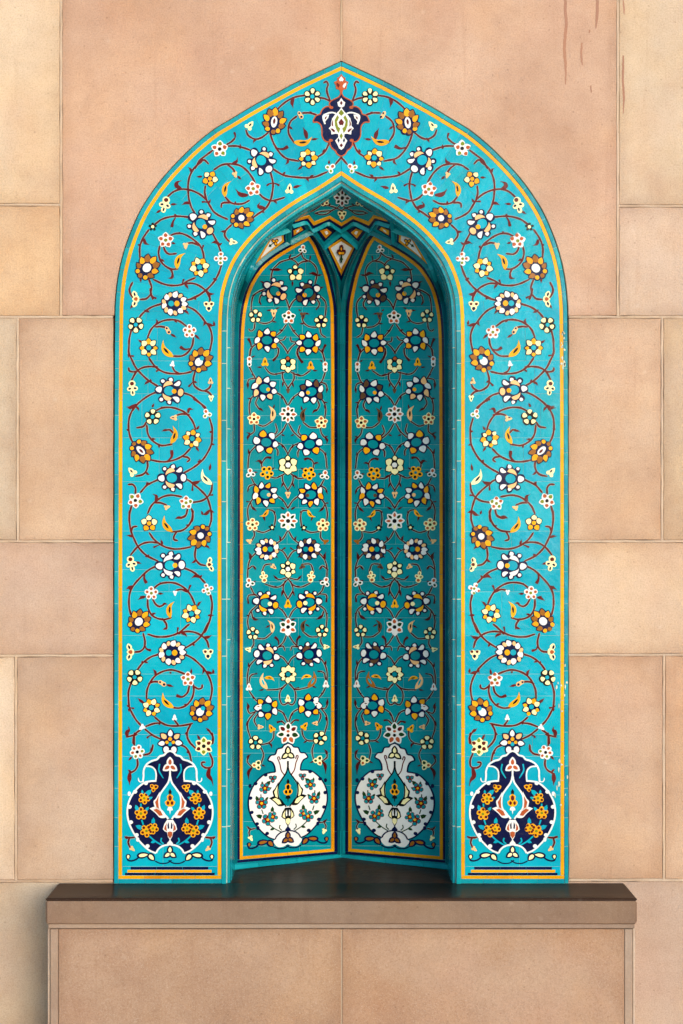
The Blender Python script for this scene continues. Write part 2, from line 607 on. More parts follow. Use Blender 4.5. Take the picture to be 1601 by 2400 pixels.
        if n == 4 and oc == 'c':     # drooping bud: a heart at the stalk, two seeds, one at the tip
            grow = 0.15
            for an, d, L, W, c in ((math.pi, .46, .46, .48, cs[0]), (1.2, .34, .36, .24, cs[1]), (-1.2, .34, .36, .24, cs[2]), (0, .62, .42, .20, cs[3])):
                P.append((rot + an, d, L, W, 'o', 0, c))
            cs = ''
        for i, c in enumerate(cs):
            P.append((rot + 2 * math.pi * i / n, .46, .54 if i == 0 else .46, .46 if i == 0 else .38, 'p' if oc != 'w' else 'o', 0, c))
    elif kind == 'H':            # open bud: a heart between two dark seeds
        oc, cs = a[1], a[2]
        grow, core = 0.17, 0.3
        P = [(rot, .05, .50, .44, 'p', 0, cs[1]), (rot + 1.25, .58, .50, .24, 'l', 0, cs[0]), (rot - 1.25, .58, .50, .24, 'l', 0, cs[2])]
    elif kind == 'V':            # palmette: petals fanned upward
        oc, cs = a[1], a[2]
        grow, core = (0.085 if oc == 'N' else 0.12), 0.45
        n = len(cs)
        for i, c in enumerate(cs):
            an = rot + R(-150 + 300 * i / (n - 1))
            P.append((an, .68, .54, .36, 'p', 0, c))
        cen = [(rot + math.pi, .18, .15, .15, a[3])] + ([(rot, .22, .15, .15, 'y'), (rot + 1.7, .25, .13, .13, 'y'), (rot - 1.7, .25, .13, .13, 'y')] if oc == 'N' else [(rot, .2, .12, .14, 'r')])
    elif kind == 'b':            # bud: pointed lobe, two round ones at its foot, a dark slit
        oc = a[1]
        grow, core = 0.0, 0.3
        P = [(rot, .25, 1.35, .72, 'p', 0, None), (rot + 2.3, .42, .62, .56, 'o', 0, None), (rot - 2.3, .42, .62, .56, 'o', 0, None)]
        if len(a) > 2 and a[2] != '-':
            P.append((rot, .22, .62, .26, 'l', 0, a[2]))
    g = grow * r
    pets, grown = [], []
    for (an, d, L, W, sh, be, c) in P:
        if kind not in 'bHGK':
            an += random.uniform(-.06, .06); L *= random.uniform(.9, 1.08); W *= random.uniform(.9, 1.1)
        L, W, d = L * r, W * r, d * r
        def place(l_, w_, s_, n_):
            if kind not in 'CcDO':
                return petal(an, d, l_, w_, s_, n_, be)
            q = (an - rot + math.pi) % (2 * math.pi) - math.pi          # side-on blossom: its petals sweep towards the tip
            ori = rot + q * (1 - SWEEP[kind])
            sx, sy = (1.10, 0.97)
            cx, cy = d * math.cos(q) * sx, d * math.sin(q) * sy
            c_, s2 = math.cos(rot), math.sin(rot)
            ox, oy = cx * c_ - cy * s2, cx * s2 + cy * c_
            return [(x + ox, y + oy) for x, y in petal(ori, 0, l_, w_, s_, n_, be)]
        if c is not None:
            pets.append((place(L, W, sh, 16), c, 'petal'))
        if not (kind == 'b' and c is not None):
            grown.append(place(L + 2 * g, W + 2 * g, 'o' if sh == 'k' else sh, 20))
    for Q, c in extra:
        pets.append((Q, c, 'petal'))
        cq = (sum(q[0] for q in Q) / len(Q), sum(q[1] for q in Q) / len(Q))
        grown.append([(q[0] + (q[0]) / max(1, math.hypot(*q)) * g, q[1] + q[1] / max(1, math.hypot(*q)) * g) for q in Q])
    for (an, d, rx, ry, c) in cen:
        pets.append((petal(an, d * r, 2 * rx * r, 2 * ry * r, 'l' if (c in 'm' and kind == 'D') else 'o', 14), c, 'flower_center'))
    return oc, silhouette(grown, core * r), pets

KIND_NAME = {'b': 'bud', 'H': 'bud', 'G': 'trefoil', 'V': 'palmette', 'Y': 'curled_leaf'}

class Pattern:
    """everything laid into one tiled face; items are collected first and built at the end"""
    def __init__(self, root, surf, stem_w, stem_c, mirror, lift, swap=()):
        self.swap = dict(swap)
        self.root, self.surf, self.sw, self.scol, self.mirror, self.lift = root, surf, stem_w, stem_c, mirror, lift
        self.stems, self.leaves, self.flowers, self.shapes = [], [], [], []

    def parse(self, ox, oy, f, text):
        T = lambda s: (ox + float(s.split(',')[0]) / f, oy + float(s.split(',')[1]) / f)
        for line in text.strip().splitlines():
            for item in line.split(';'):
                tk = item.split()
                if not tk:
                    continue
                k = tk[0]
                if k == 's':
                    self.stems.append([T(q) for q in tk[1:]])
                elif k in ('l', 'k'):
                    self.leaves.append(([T(q) for q in tk[1:]], k))
                elif k == 'Y':
                    a, b = T(tk[1]), T(tk[2])
                    self.flowers.append(('Y', a, b, tk[3:]))
                else:
                    self.flowers.append((k, (ox + float(tk[1]) / f, oy + float(tk[2]) / f), float(tk[3]) / f, tk[4:]))

    def put(self, name, polys, cols, parent, h0, h1):
        """one mesh of one or more outlines"""
        V, F, mi, mats = [], [], [], []
        for poly, c in zip(polys, cols):
            m = MAT[c]
            if m not in mats:
                mats.append(m)
            n = len(F)
            prism(V, F, poly, self.surf, h0, h1)
            mi += [mats.index(m)] * (len(F) - n)
        return obj(name, V, F, mats, parent, mi)

    def build(self):
        b = self.lift
        made = []
        small = []
        lvl = 0
        for P in self.stems:
            lvl = (lvl + 1) % 50
            C = catmull(P, 3.5)
            for i_, j_ in ((0, 1), (-1, -2)):       # run a little under whatever the stem meets
                dx, dy = C[i_][0] - C[j_][0], C[i_][1] - C[j_][1]
                l_ = math.hypot(dx, dy) or 1
                q_ = (C[i_][0] + dx / l_ * 4, C[i_][1] + dy / l_ * 4)
                C = [q_] + C if i_ == 0 else C + [q_]
            V, F = [], []
            e = 3e-6 * lvl
            def edges(w):
                N = normals(C)
                W_ = [w * (.45 if i in (0, len(C) - 1) else 1) * (1 + .10 * math.sin(i * .9 + lvl)) for i in range(len(C))]
                A = [(p[0] + v[0] * q / 2, p[1] + v[1] * q / 2) for p, v, q in zip(C, N, W_)]
                B = [(p[0] - v[0] * q / 2, p[1] - v[1] * q / 2) for p, v, q in zip(C, N, W_)]
                return A, B
            A, B = edges(self.sw)
            ribbon(V, F, A, B, self.surf, b - 0.0004, b + 0.0008 + e)
            o = obj('vine_stem', V, F, MAT[self.scol], self.root)
            made.append(o)
            V, F = [], []
            A, B = edges(self.sw + 1.5)
            ribbon(V, F, A, B, self.surf, b - 0.0004, b + 0.0003 + e)
            g = obj('grout_line', V, F, MAT['h'], o)
            made.append((g, o))
        for P, kd in self.leaves:
            lvl = (lvl + 1) % 50
            C = resample(catmull(P, 2.5), 3.0)
            if len(C) < 4:
                C = resample(C, math.hypot(C[-1][0] - C[0][0], C[-1][1] - C[0][1]) / 4 + 0.01)
            L = sum(math.hypot(q[0] - p[0], q[1] - p[1]) for p, q in zip(C, C[1:]))
            N = normals(C)
            A, B = [], []
            wmax = max(self.sw * 1.25, min(self.sw * 2.3, L * 0.34))
            for i, (p, v) in enumerate(zip(C, N)):
                t = i / (len(C) - 1)
                w = wmax * (0.45 + 0.55 * math.sin(math.pi * min(1, t * 1.25))) * (1 if t < .6 else max(0.12, (1 - t) / .4) ** 0.7) if kd == 'l' else wmax * (0.35 + 0.65 * t ** 1.5) * (1 if t < .9 else .75)
                A.append((p[0] + v[0] * w / 2, p[1] + v[1] * w / 2))
                B.append((p[0] - v[0] * w / 2, p[1] - v[1] * w / 2))
            V, F = [], []
            prism(V, F, A + B[::-1], self.surf, b - 0.0004, b + 0.001 + 3e-6 * lvl)
            made.append(obj('leaf', V, F, MAT[self.scol], self.root))
        allp = []
        for fl in self.flowers:
            if fl[0] == 'Y':
                _, p, q, a = fl
                c = a[0]
                dx, dy = q[0] - p[0], q[1] - p[1]
                L = math.hypot(dx, dy)
                sgn = float(a[1]) if len(a) > 1 else 1.0
                nx, ny = -dy / L * sgn, dx / L * sgn
                mid = []
                for i in range(13):
                    t = i / 12
                    bo = L * 0.20 * math.sin(math.pi * t ** 1.2)
                    mid.append((p[0] + dx * t - nx * bo, p[1] + dy * t - ny * bo))
                N = normals(mid)
                A, B = [], []
                for i, (m, v) in enumerate(zip(mid, N)):
                    t = i / 12
                    w = L * 0.36 * max(0.06, math.sin(math.pi * t ** 0.75)) * (1 - 0.25 * t)
                    A.append((m[0] + v[0] * w / 2, m[1] + v[1] * w / 2))
                    B.append((m[0] - v[0] * w / 2, m[1] - v[1] * w / 2))
                o = self.put('curled_leaf', [A + B[::-1]], [c], self.root, b - 0.0004, b + 0.0014)
                made.append(o)
                m0, m1 = mid[3], mid[8]
                an = math.atan2(m1[1] - m0[1], m1[0] - m0[0])
                cx, cy = (m0[0] + m1[0]) / 2, (m0[1] + m1[1]) / 2
                sl = [(cx + x, cy + y) for x, y in petal(an, 0, L * 0.42, L * 0.12, 'l')]
                allp.append((abs(area(sl)), sl, a[2] if len(a) > 2 else 'K', 'slit', o, b + 0.0012, b + 0.0018))
                continue
            kind, (cx, cy), r, a = fl
            oc, sil, pets = flower_parts(kind, r, a)
            lvl = (lvl + 1) % 30
            dz = 1.6e-5 * lvl
            pets = [(P_, self.swap.get(c_, c_), n_) for P_, c_, n_ in pets]
            o = self.put(KIND_NAME.get(kind, 'flower'), [[(cx + x, cy + y) for x, y in sil]], [oc], self.root, b - 0.0004, b + 0.0014 + dz)
            made.append(o)
            order = 0
            for P, c, nm in pets:
                Q = [(cx + x, cy + y) for x, y in P]
                order += 1
                extra = 0.0003 if nm == 'flower_center' else 0.0
                allp.append((abs(area(Q)), Q, c, nm, o, b + 0.0012, b + 0.0020 + dz + extra + 1e-5 * order))
        allp.sort(key=lambda q: -q[0])
        lim = {'petal': 290, 'flower_center': 290, 'slit': 290}
        cnt = {}
        m2 = 2 if self.mirror else 1
        rest = []
        for q in allp:
            cnt[q[3]] = cnt.get(q[3], 0) + m2
            if cnt[q[3]] <= lim[q[3]]:
                o = self.put(q[3], [q[1]], [q[2]], q[4], q[5], q[6])
                made.append((o, q[4]))
            else:
                rest.append(q)
        if rest:
            V, F, mi, mats = [], [], [], []
            for sgn in ((1, -1) if self.mirror else (1,)):
                for q in rest:
                    if MAT[q[2]] not in mats:
                        mats.append(MAT[q[2]])
                    n, k = len(F), len(V)
                    prism(V, F, q[1], self.surf, q[5], q[6])
                    if sgn < 0:
                        V[k:] = [(-v[0], v[1], v[2]) for v in V[k:]]
                        F[n:] = [f[::-1] for f in F[n:]]
                    mi += [mats.index(MAT[q[2]])] * (len(F) - n)
            o = obj('small_petals', V, F, mats, self.root, mi)
            o['kind'] = 'stuff'
        if self.mirror:
            tw = {}
            for m in made:
                if isinstance(m, tuple):
                    o, par = m
                    tw[o] = mirror_child(o, tw.get(par, self.root))
                else:
                    tw[m] = mirror_copy(m, self.root)
                    if m.name.split('.')[0] in ('flower', 'bud', 'trefoil', 'curled_leaf', 'leaf'):
                        tw[m].location = (random.uniform(-.003, .003), 0, random.uniform(-.003, .003))
        return made

def mirror_child(o, par):
    """par is itself a mirrored copy, so the child needs no flip of its own"""
    c = o.copy()
    col.objects.link(c)
    c.parent = par
    return c

def mirror_tree(o, parent, top=True):
    c = o.copy()
    col.objects.link(c)
    c.parent = parent
    if top:
        c.scale = (-1, 1, 1)
    for ch in list(o.children):
        mirror_tree(ch, c, False)
    return c

# ---------------------------------------------------------------- the setting: ground and an added roof that blocks sky light
V, F = [], []
box(V, F, -60, 60, -120, 3, -0.2, 0.0)
ground = obj('ground', V, F, STONE)
ground.color = (0.70, 0.68, 0.65, 1)
ground['kind'] = 'structure'
V, F = [], []
box(V, F, -9, 9, -0.5, 0.9, 4.3, 4.7)  # unseen slab over the wall, added to keep light off from above
shade_roof = obj('added_shade_roof', V, F, TRIM)
shade_roof.color = (0.46, 0.40, 0.32, 1)
shade_roof['kind'] = 'structure'

# ---------------------------------------------------------------- outlines of the arch (left half, photograph pixels, bottom to apex)
OUT = [(268.5, 2070), (268.8, 1500), (269.5, 1000), (271, 760), (273, 700), (280, 643), (292.6, 590), (309, 543), (331.4, 494), (360, 449), (387, 414), (420, 378), (457, 342), (500, 307), (541, 282), (590, 252.5), (640, 225), (690, 198), (743, 172.5), (800, 146)]
INN = [(511, 2070), (511, 1500), (511, 1000), (511.5, 787), (514, 716), (519, 680), (531, 640), (549, 602), (572, 570), (602, 537.5), (638, 507), (691, 470), (748.6, 436), (800, 402)]
def fine(P, step=6.0):
    i = next(k for k, p in enumerate(P) if p[1] < 1001)
    legs = resample(P[:i], step * 3)
    return legs[:-1] + resample(catmull(P[i - 1:], 3.0), step)
OUTF = fine(OUT)
INNF = fine(INN)

# ---------------------------------------------------------------- stone wall
wall_t = thing('stone_wall', 'wall of large pinkish sandstone slabs with thin raised mortar joints round the tiled niche', 'wall')
Z_TOP = -520
def slab(poly, colr, name='stone_slab', y=0.0, depth=0.034, bev=0.0016, mat=None, parent=None):
    """a slab with its edges eased"""
    P = []
    for a, b in zip(poly, list(poly[1:]) + [poly[0]]):
        m = max(1, int(math.hypot(b[0] - a[0], b[1] - a[1]) / 34))
        for i in range(m):
            j = 0.7 if m > 1 else 0.0
            P.append((a[0] + (b[0] - a[0]) * i / m + random.uniform(-j, j), a[1] + (b[1] - a[1]) * i / m + random.uniform(-j, j)))
    if area(P) > 0:
        P.reverse()
    n = len(P)
    W = [wall(px, py) for px, py in P]
    V = [(x, y + depth, z) for x, _, z in W] + [(x, y + bev, z) for x, _, z in W]
    inner = []
    for i in range(n):
        a, b, c = W[i - 1], W[i], W[(i + 1) % n]
        e1 = Vector((b[0] - a[0], b[2] - a[2])).normalized()
        e2 = Vector((c[0] - b[0], c[2] - b[2])).normalized()
        n1, n2 = Vector((-e1.y, e1.x)), Vector((-e2.y, e2.x))
        m = (n1 + n2)
        m = m / max(0.3, m.length_squared / 2)
        inner.append((b[0] + m.x * bev, y, b[2] + m.y * bev))
    V += inner
    F = [tuple(range(2 * n, 3 * n))]
    for i in range(n):
        j = (i + 1) % n
        F.append((i, j, n + j, n + i))
        F.append((n + i, n + j, 2 * n + j, 2 * n + i))
    o = obj(name, V, F, mat or STONE, parent or wall_t)
    v_ = random.uniform(0.93, 1.05)
    w_ = random.uniform(0.97, 1.06)
    o.color = (colr[0] * 1.10 * v_, colr[1] * 1.10 * v_ * (w_ + 1) / 2, colr[2] * 1.16 * v_ * w_, 1)
    o['span_x'] = (max(w[0] for w in W) - min(w[0] for w in W))
    o['span_z'] = (max(w[2] for w in W) - min(w[2] for w in W))
    return o

def rect(x0, y0, x1, y1):
    return [(x0, y0), (x1, y0), (x1, y1), (x0, y1)]

PINK = (0.50, 0.315, 0.20, 1); PALE = (0.60, 0.45, 0.29, 1); WARM = (0.57, 0.38, 0.215, 1); ROSE = (0.47, 0.31, 0.21, 1); TAN = (0.54, 0.37, 0.235, 1); SAND = (0.55, 0.42, 0.28, 1)
g = 3.6
arch_gap = [(p[0] - 0, p[1]) for p in offset(OUTF, -3.2, apex=CX - 2.5)]
arch_up = [p for p in arch_gap if p[1] < 743 - g]
leftbig = [(143 + g, Z_TOP), (CX - 2.5, Z_TOP)] + arch_up[::-1] + [(arch_up[0][0], 743 - g), (143 + g, 743 - g)]
slab(leftbig, PINK)
rightbig = [(2 * CX - x, y) for x, y in leftbig]
rightbig = [(1448 - g, y) if x > 1440 else (x, y) for x, y in rightbig]
slab(rightbig, (0.56, 0.37, 0.245, 1))
LX, RX = -900, 2500
slab(rect(-420, Z_TOP, 143 - g, 480 - g), PALE)
slab(rect(-420, 480 + g, 143 - g, 743 - g), WARM)
slab(rect(LX, Z_TOP, -420 - 2 * g, 743 - g), TAN)
slab(rect(1448 + g, Z_TOP, 2020, 483 - g), SAND)
slab(rect(1448 + g, 483 + g, 2020, 743 - g), (0.58, 0.42, 0.29, 1))
slab(rect(2020 + 2 * g, Z_TOP, RX, 743 - g), ROSE)
fl = 268.5 - 3.2; fr = 1333
slab(rect(-330, 743 + g, 41 - g, 1269 - g), SAND)
slab(rect(41 + g, 743 + g, fl, 1269 - g), TAN)
slab(rect(LX, 743 + g, -330 - 2 * g, 1269 - g), PINK)
slab(rect(fr, 743 + g, 1552 - g, 1269 - g), (0.54, 0.36, 0.225, 1))
slab(rect(1552 + g, 743 + g, 1980, 1269 - g), SAND)
slab(rect(1980 + 2 * g, 743 + g, RX, 1269 - g), TAN)
slab(rect(-240, 1269 + g, fl, 1537 - g), (0.50, 0.34, 0.23, 1))
slab(rect(LX, 1269 + g, -240 - 2 * g, 1537 - g), SAND)
slab(rect(fr, 1269 + g, 1860, 1535 - g), (0.55, 0.39, 0.25, 1))
slab(rect(1860 + 2 * g, 1269 + g, RX, 1535 - g), ROSE)
slab(rect(-380, 1537 + g, 37 - g, 2065 - g), (0.60, 0.46, 0.31, 1))
slab(rect(37 + g, 1537 + g, fl, 2065 - g), (0.52, 0.36, 0.235, 1))
slab(rect(LX, 1537 + g, -380 - 2 * g, 2065 - g), PINK)
slab(rect(fr, 1535 + g, 1556 - g, 2063 - g), (0.49, 0.32, 0.20, 1))
slab(rect(1556 + g, 1535 + g, 2010, 2063 - g), (0.54, 0.37, 0.235, 1))
slab(rect(2010 + 2 * g, 1535 + g, RX, 2063 - g), SAND)
slab(rect(-500, 2065 + g, 300, 2460), (0.50, 0.38, 0.25, 1))
slab(rect(LX, 2065 + g, -500 - 2 * g, 2460), TAN)
slab(rect(1300, 2063 + g, 2050, 2460), (0.46, 0.32, 0.22, 1))
slab(rect(2050 + 2 * g, 2063 + g, RX, 2460), PINK)
# mortar, a raised bead along every joint
def mortar(x0, y0, x1, y1, proud=0.0):
    """a bead of mortar: a half-round bar between two slabs, slightly uneven"""
    V, F = [], []
    ver = abs(y1 - y0) > abs(x1 - x0)
    L = max(abs(y1 - y0), abs(x1 - x0))
    n = max(2, int(L / 22))
    w = 3.9
    for i in range(n + 1):
        t = i / n
        j = random.uniform(-.5, .5)
        jw = random.uniform(0.75, 1.05)
        for k, (o, d) in enumerate(((-1.05, 0.03), (-1.05, 0.0030), (-0.5, -0.0006), (0.5, -0.0006), (1.05, 0.0030), (1.05, 0.03))):
            d2 = d + (random.uniform(-.0005, .0012) if 0 < k < 5 else 0)
            if ver:
                V.append(wall(x0 + o * w * jw + j, y0 + (y1 - y0) * t, d2 - proud * (1 if 1 < k < 4 else 0)))
            else:
                V.append(wall(x0 + (x1 - x0) * t, y0 + o * w * jw + j, d2 - proud * (1 if 1 < k < 4 else 0)))
    for i in range(n):
        for k in range(5):
            q = (6 * i + k, 6 * i + k + 1, 6 * i + 7 + k, 6 * i + 6 + k)
            F.append(q if not ver else q[::-1])
    o = obj('mortar_joint', V, F, TRIM, wall_t)
    o.color = (0.55, 0.41, 0.285, 1)
    o['span_x'] = o['span_z'] = 9.0
for a in ((CX, Z_TOP, CX, 143), (143, Z_TOP, 143, 743), (1448, Z_TOP, 1448, 743), (LX, 480, 143, 480), (1448, 483, RX, 483), (LX, 743, fl, 743), (fr, 743, RX, 743), (41, 743, 41, 1269), (1552, 743, 1552, 1269), (LX, 1269, fl, 1269), (fr, 1269, RX, 1269), (LX, 1537, fl, 1537), (fr, 1535, RX, 1535), (37, 1537, 37, 2065), (1556, 1535, 1556, 2063), (LX, 2065, fl, 2065), (fr, 2063, RX, 2063)):
    mortar(*a)
# core of the wall behind the slabs
for nm, bb in (('wall_core', (-4.0, -0.46, 0.031, 0.75, 0, 4.3)), ('wall_core', (0.46, 4.0, 0.031, 0.75, 0, 4.3)), ('wall_core', (-0.459, 0.459, 0.60, 0.75, 0, 4.3)), ('wall_core', (-0.459, 0.459, 0.031, 0.599, 2.96, 4.3))):
    V, F = [], []
    box(V, F, *bb)
    o = obj(nm, V, F, TRIM, wall_t)
    o.color = (0.22, 0.15, 0.10, 1)
# rusty water runs on the stone at the top right
for pts, w in (([(1326, -40), (1325, 20), (1327, 60), (1323, 110), (1326, 160), (1325, 198)], 7), ([(1400, -40), (1400, 10), (1399, 40), (1397, 67)], 7), ([(1382, 70), (1381, 78)], 4), ([(1364, 100), (1362, 125), (1365, 153)], 5), ([(1385, 200), (1386, 218)], 3), ([(1461, 130), (1460, 180), (1462, 230), (1461, 266)], 5), ([(1461, 0), (1463, 34)], 4)):
    C = resample(catmull(pts, 4), 5)
    P = ribbon_poly([(p[0] + random.uniform(-.5, .5), p[1]) for p in C], w, 0.7, 0.35)
    V, F = [], []
    prism(V, F, P, lambda x, y, h: wall(x, y, -h), 0.0, 0.0004)
    o = obj('drip_stain', V, F, TRIM, wall_t)
    o.color = (0.38, 0.19, 0.115, 1)

# ---------------------------------------------------------------- tiled arch surround
arch = thing('tiled_arch_surround', 'pointed arch frame of turquoise tile with maroon vines and navy vases at its feet', 'tile arch')
AP = CX - 0.35
def strips(name, P0, P1, piece, mat, parent, surf, h0, h1, gap=0.8, both=True, jitter=0.35, hj=0.0003):
    """a line of cut tiles between two edge curves that share their parameter"""
    n = len(P0)
    L = [0.0]
    for a, b in zip(P0, P0[1:]):
        L.append(L[-1] + math.hypot(b[0] - a[0], b[1] - a[1]))
    cuts = [0.0]
    while cuts[-1] < L[-1] - piece * 0.6:
        cuts.append(cuts[-1] + piece * random.uniform(1 - jitter, 1 + jitter))
    cuts[-1] = L[-1]
    def at(P, d):
        d = max(0, min(L[-1], d))
        j = 0
        while j < n - 2 and L[j + 1] < d:
            j += 1
        t = (d - L[j]) / max(1e-9, L[j + 1] - L[j])
        return (P[j][0] + (P[j + 1][0] - P[j][0]) * t, P[j][1] + (P[j + 1][1] - P[j][1]) * t)
    res = []
    for a, b in zip(cuts, cuts[1:]):
        a2, b2 = a + gap / 2, b - gap / 2
        if b2 - a2 < 2:
            continue
        ds = [a2] + [l for l in L if a2 + 1 < l < b2 - 1] + [b2]
        A, B = [at(P0, d) for d in ds], [at(P1, d) for d in ds]
        V, F = [], []
        ribbon(V, F, A, B, surf, h0, h1 + random.uniform(-hj, hj))
        o = obj(name, V, F, mat, parent)
        res.append(o)
        if both:
            mirror_copy(o, parent)
    return res

def clip(P, yb):
    i = next(k for k, p in enumerate(P) if p[1] <= yb)
    if i == 0:
        return P
    t = (P[i - 1][1] - yb) / (P[i - 1][1] - P[i][1])
    return [(P[i - 1][0] + (P[i][0] - P[i - 1][0]) * t, yb)] + P[i:]
# grout bed under all the tiles of the face
def same(P, n):
    """P resampled to n points by length"""
    L = [0.0]
    for a, b in zip(P, P[1:]):
        L.append(L[-1] + math.hypot(b[0] - a[0], b[1] - a[1]))
    out, j = [], 0
    for i in range(n):
        d = L[-1] * i / (n - 1)
        while j < len(L) - 2 and L[j + 1] < d:
            j += 1
        t = (d - L[j]) / max(1e-9, L[j + 1] - L[j])
        out.append((P[j][0] + (P[j + 1][0] - P[j][0]) * t, P[j][1] + (P[j + 1][1] - P[j][1]) * t))
    return out
def split_same(P, n1, n2, yc):
    i = next(k for k, p in enumerate(P) if p[1] <= yc)
    return same(P[:i + 1], n1)[:-1] + same(P[i:], n2)
def pair(P, Q, yc0=760, yc1=760, n1=90, n2=160):
    return split_same(P, n1, n2, yc0), split_same(Q, n1, n2, yc1)

e0 = OUTF
e1 = offset(OUTF, 8.6, AP)
e2 = offset(OUTF, 10.0, AP)
e3 = offset(OUTF, 17.6, AP)
i0 = INNF
i1 = offset(INNF, 7.8, AP)
i2 = offset(INNF, 8.6, AP)
e0b = [p for p in offset(OUTF, 0.01, AP)]
# legs stop at the row of stripes at the foot
A, B = pair(e0b, offset(INNF, 18, AP))
V, F = [], []
ribbon(V, F, A, B, front, -0.03, 0.0)
bed = obj('grout_bed', V, F, MAT['G'], arch)
mirror_copy(bed, arch)
A, B = pair(e0b, e1)
strips('edge_tile', A, B, 66, MAT['T'], arch, front, -0.004, 0.0032, 1.6)
A, B = pair(clip(e2, 2051.2), clip(e3, 2051.2))
strips('yellow_strip_tile', A, B, 72, MAT['y'], arch, front, -0.001, 0.0016, 0.7)
A, B = pair(clip(i0, 2051.2), clip(i1, 2051.2))
strips('yellow_strip_tile', A, B, 78, MAT['y'], arch, front, -0.001, 0.0016, 0.7)
# turquoise field, in courses, each course split once or twice across
e4 = offset(OUTF, 18.3, AP)
i4 = offset(INNF, -0.7, AP)
FA, FB = pair(clip(e4, 2030), clip(i4, 2030), n1=100, n2=170)
n = len(FA)
cut, k = [0], 0
while k < n - 1:
    k += random.randint(4, 9)
    cut.append(min(k, n - 1))
if cut[-1] - cut[-2] < 4:
    cut.pop(-2)
lerp = lambda a, b, t: (a[0] + (b[0] - a[0]) * t, a[1] + (b[1] - a[1]) * t)
for a, b in zip(cut, cut[1:]):
    fr_ = sorted([0.0, 1.0] + [random.uniform(0.2, 0.8) for _ in range(random.choice((0, 1, 1, 2)))])
    if any(q - p < 0.1 for p, q in zip(fr_, fr_[1:])):
        fr_ = [0.0, 0.45, 1.0]
    for f0, f1 in zip(fr_, fr_[1:]):
        Aa = [lerp(FA[i], FB[i], f0 + (0.0018 if f0 > 0 else 0)) for i in range(a, b + 1)]
        Bb = [lerp(FA[i], FB[i], f1 - (0.0018 if f1 < 1 else 0)) for i in range(a, b + 1)]
        for E in (Aa, Bb):
            E[0] = lerp(E[0], E[1], 0.035)
            if b < n - 1:
                E[-1] = lerp(E[-1], E[-2], 0.035)
        V, F = [], []
        ribbon(V, F, Aa, Bb, front, -0.001, 0.0012 + random.uniform(-.00012, .00012))
        o = obj('field_tile', V, F, MAT['t'], arch)
        mirror_copy(o, arch)
# stripes at the foot
for (x0, x1, y0, y1, c) in ((280.5, 515, 2031.5, 2057.5, 't'),):
    pass
def bar(x0, x1, y0, y1, c, nm, pieces, parent=arch, h=0.0018):
    w = (x1 - x0) / pieces
    for k in range(pieces):
        V, F = [], []
        prism(V, F, rect(x0 + k * w + .3, y0, x0 + (k + 1) * w - .3, y1), front, -0.001, h + random.uniform(-.0002, .0002))
        o = obj(nm, V, F, MAT[c], parent)
        mirror_copy(o, parent)
bar(287.0, 510.3, 2030.5, 2050.8, 't', 'field_tile', 2, h=0.0012)
bar(306.5, 489, 2031, 2037.2, 'N', 'navy_stripe_tile', 3, h=0.0020)
bar(299, 496.5, 2038, 2044.2, 'y', 'yellow_stripe_tile', 3, h=0.0020)
bar(293.5, 504, 2045, 2050.6, 'N', 'navy_stripe_tile', 3, h=0.0020)
bar(278, 519, 2051.6, 2058.8, 'O', 'yellow_stripe_tile', 4, h=0.0024)
bar(278, 531, 2059.8, 2069.4, 'T', 'foot_tile', 4, h=0.0030)

# moulding round the opening
def sweep(name, prof, piece, P, c=None):
    """tiles of a moulding: a profile (offset in pixels, depth in metres) carried along the opening"""
    C = [offset(P, d, CX - 0.15) for d, _ in prof]   # mitred on the centre line
    C = [split_same(cv, 70, 110, 760) for cv in C]
    n = len(C[0])
    k = 0
    while k < n - 1:
        k2 = min(n - 1, k + max(2, int(piece * random.uniform(.7, 1.3))))
        if n - 1 - k2 < 3:
            k2 = n - 1
        V, F = [], []
        jy = random.uniform(-.0006, .0006)
        for i in range(k, k2 + 1):
            for (d, y), cv in zip(prof, C):
                q = cv[i]
                if i == k and k > 0:
                    q = lerp(cv[i], cv[i + 1], 0.05)
                elif i == k2 and k2 < n - 1:
                    q = lerp(cv[i], cv[i - 1], 0.05)
                V.append(wall(q[0], q[1], y + jy))
        w = len(prof)
        for i in range(k2 - k):
            for u in range(w - 1):
                F.append((i * w + u, i * w + u + 1, (i + 1) * w + u + 1, (i + 1) * w + u))
        F.append(tuple(range(w))[::-1]); F.append(tuple(range((k2 - k) * w, (k2 - k) * w + w)))
        o = obj(name, V, F, MAT['j' if c else 'T'], arch)
        mirror_copy(o, arch)
        k = k2
sweep('moulding_tile', [(8.8, 0.02), (8.8, -0.0072), (9.6, -0.0086), (18.2, -0.0086), (19.4, -0.006), (19.9, 0.0), (19.9, 0.02)], 6, INNF)
sweep('moulding_tile', [(20.8, 0.03), (20.8, 0.006), (21.4, 0.004), (27.2, 0.004), (28.4, 0.007), (28.9, 0.014), (28.9, 0.040), (28.2, 0.044), (26, 0.0445)], 7, INNF)
sweep('grout_bed', [(8.9, 0.02), (8.9, -0.0062), (18.0, -0.0070), (19.4, -0.004), (20.3, 0.0010), (21.0, 0.0045), (27, 0.0056), (28.2, 0.0090), (28.4, 0.038)], 300, INNF, 'g2')
sweep('jamb_tile', [(26, 0.049), (29.3, 0.0495), (29.9, 0.053), (29.9, 0.106), (29.0, 0.110), (27, 0.1105)], 8, INNF)
sweep('jamb_tile', [(27, 0.115), (29.5, 0.1155), (30.0, 0.119), (30.0, 0.46)], 9, INNF)

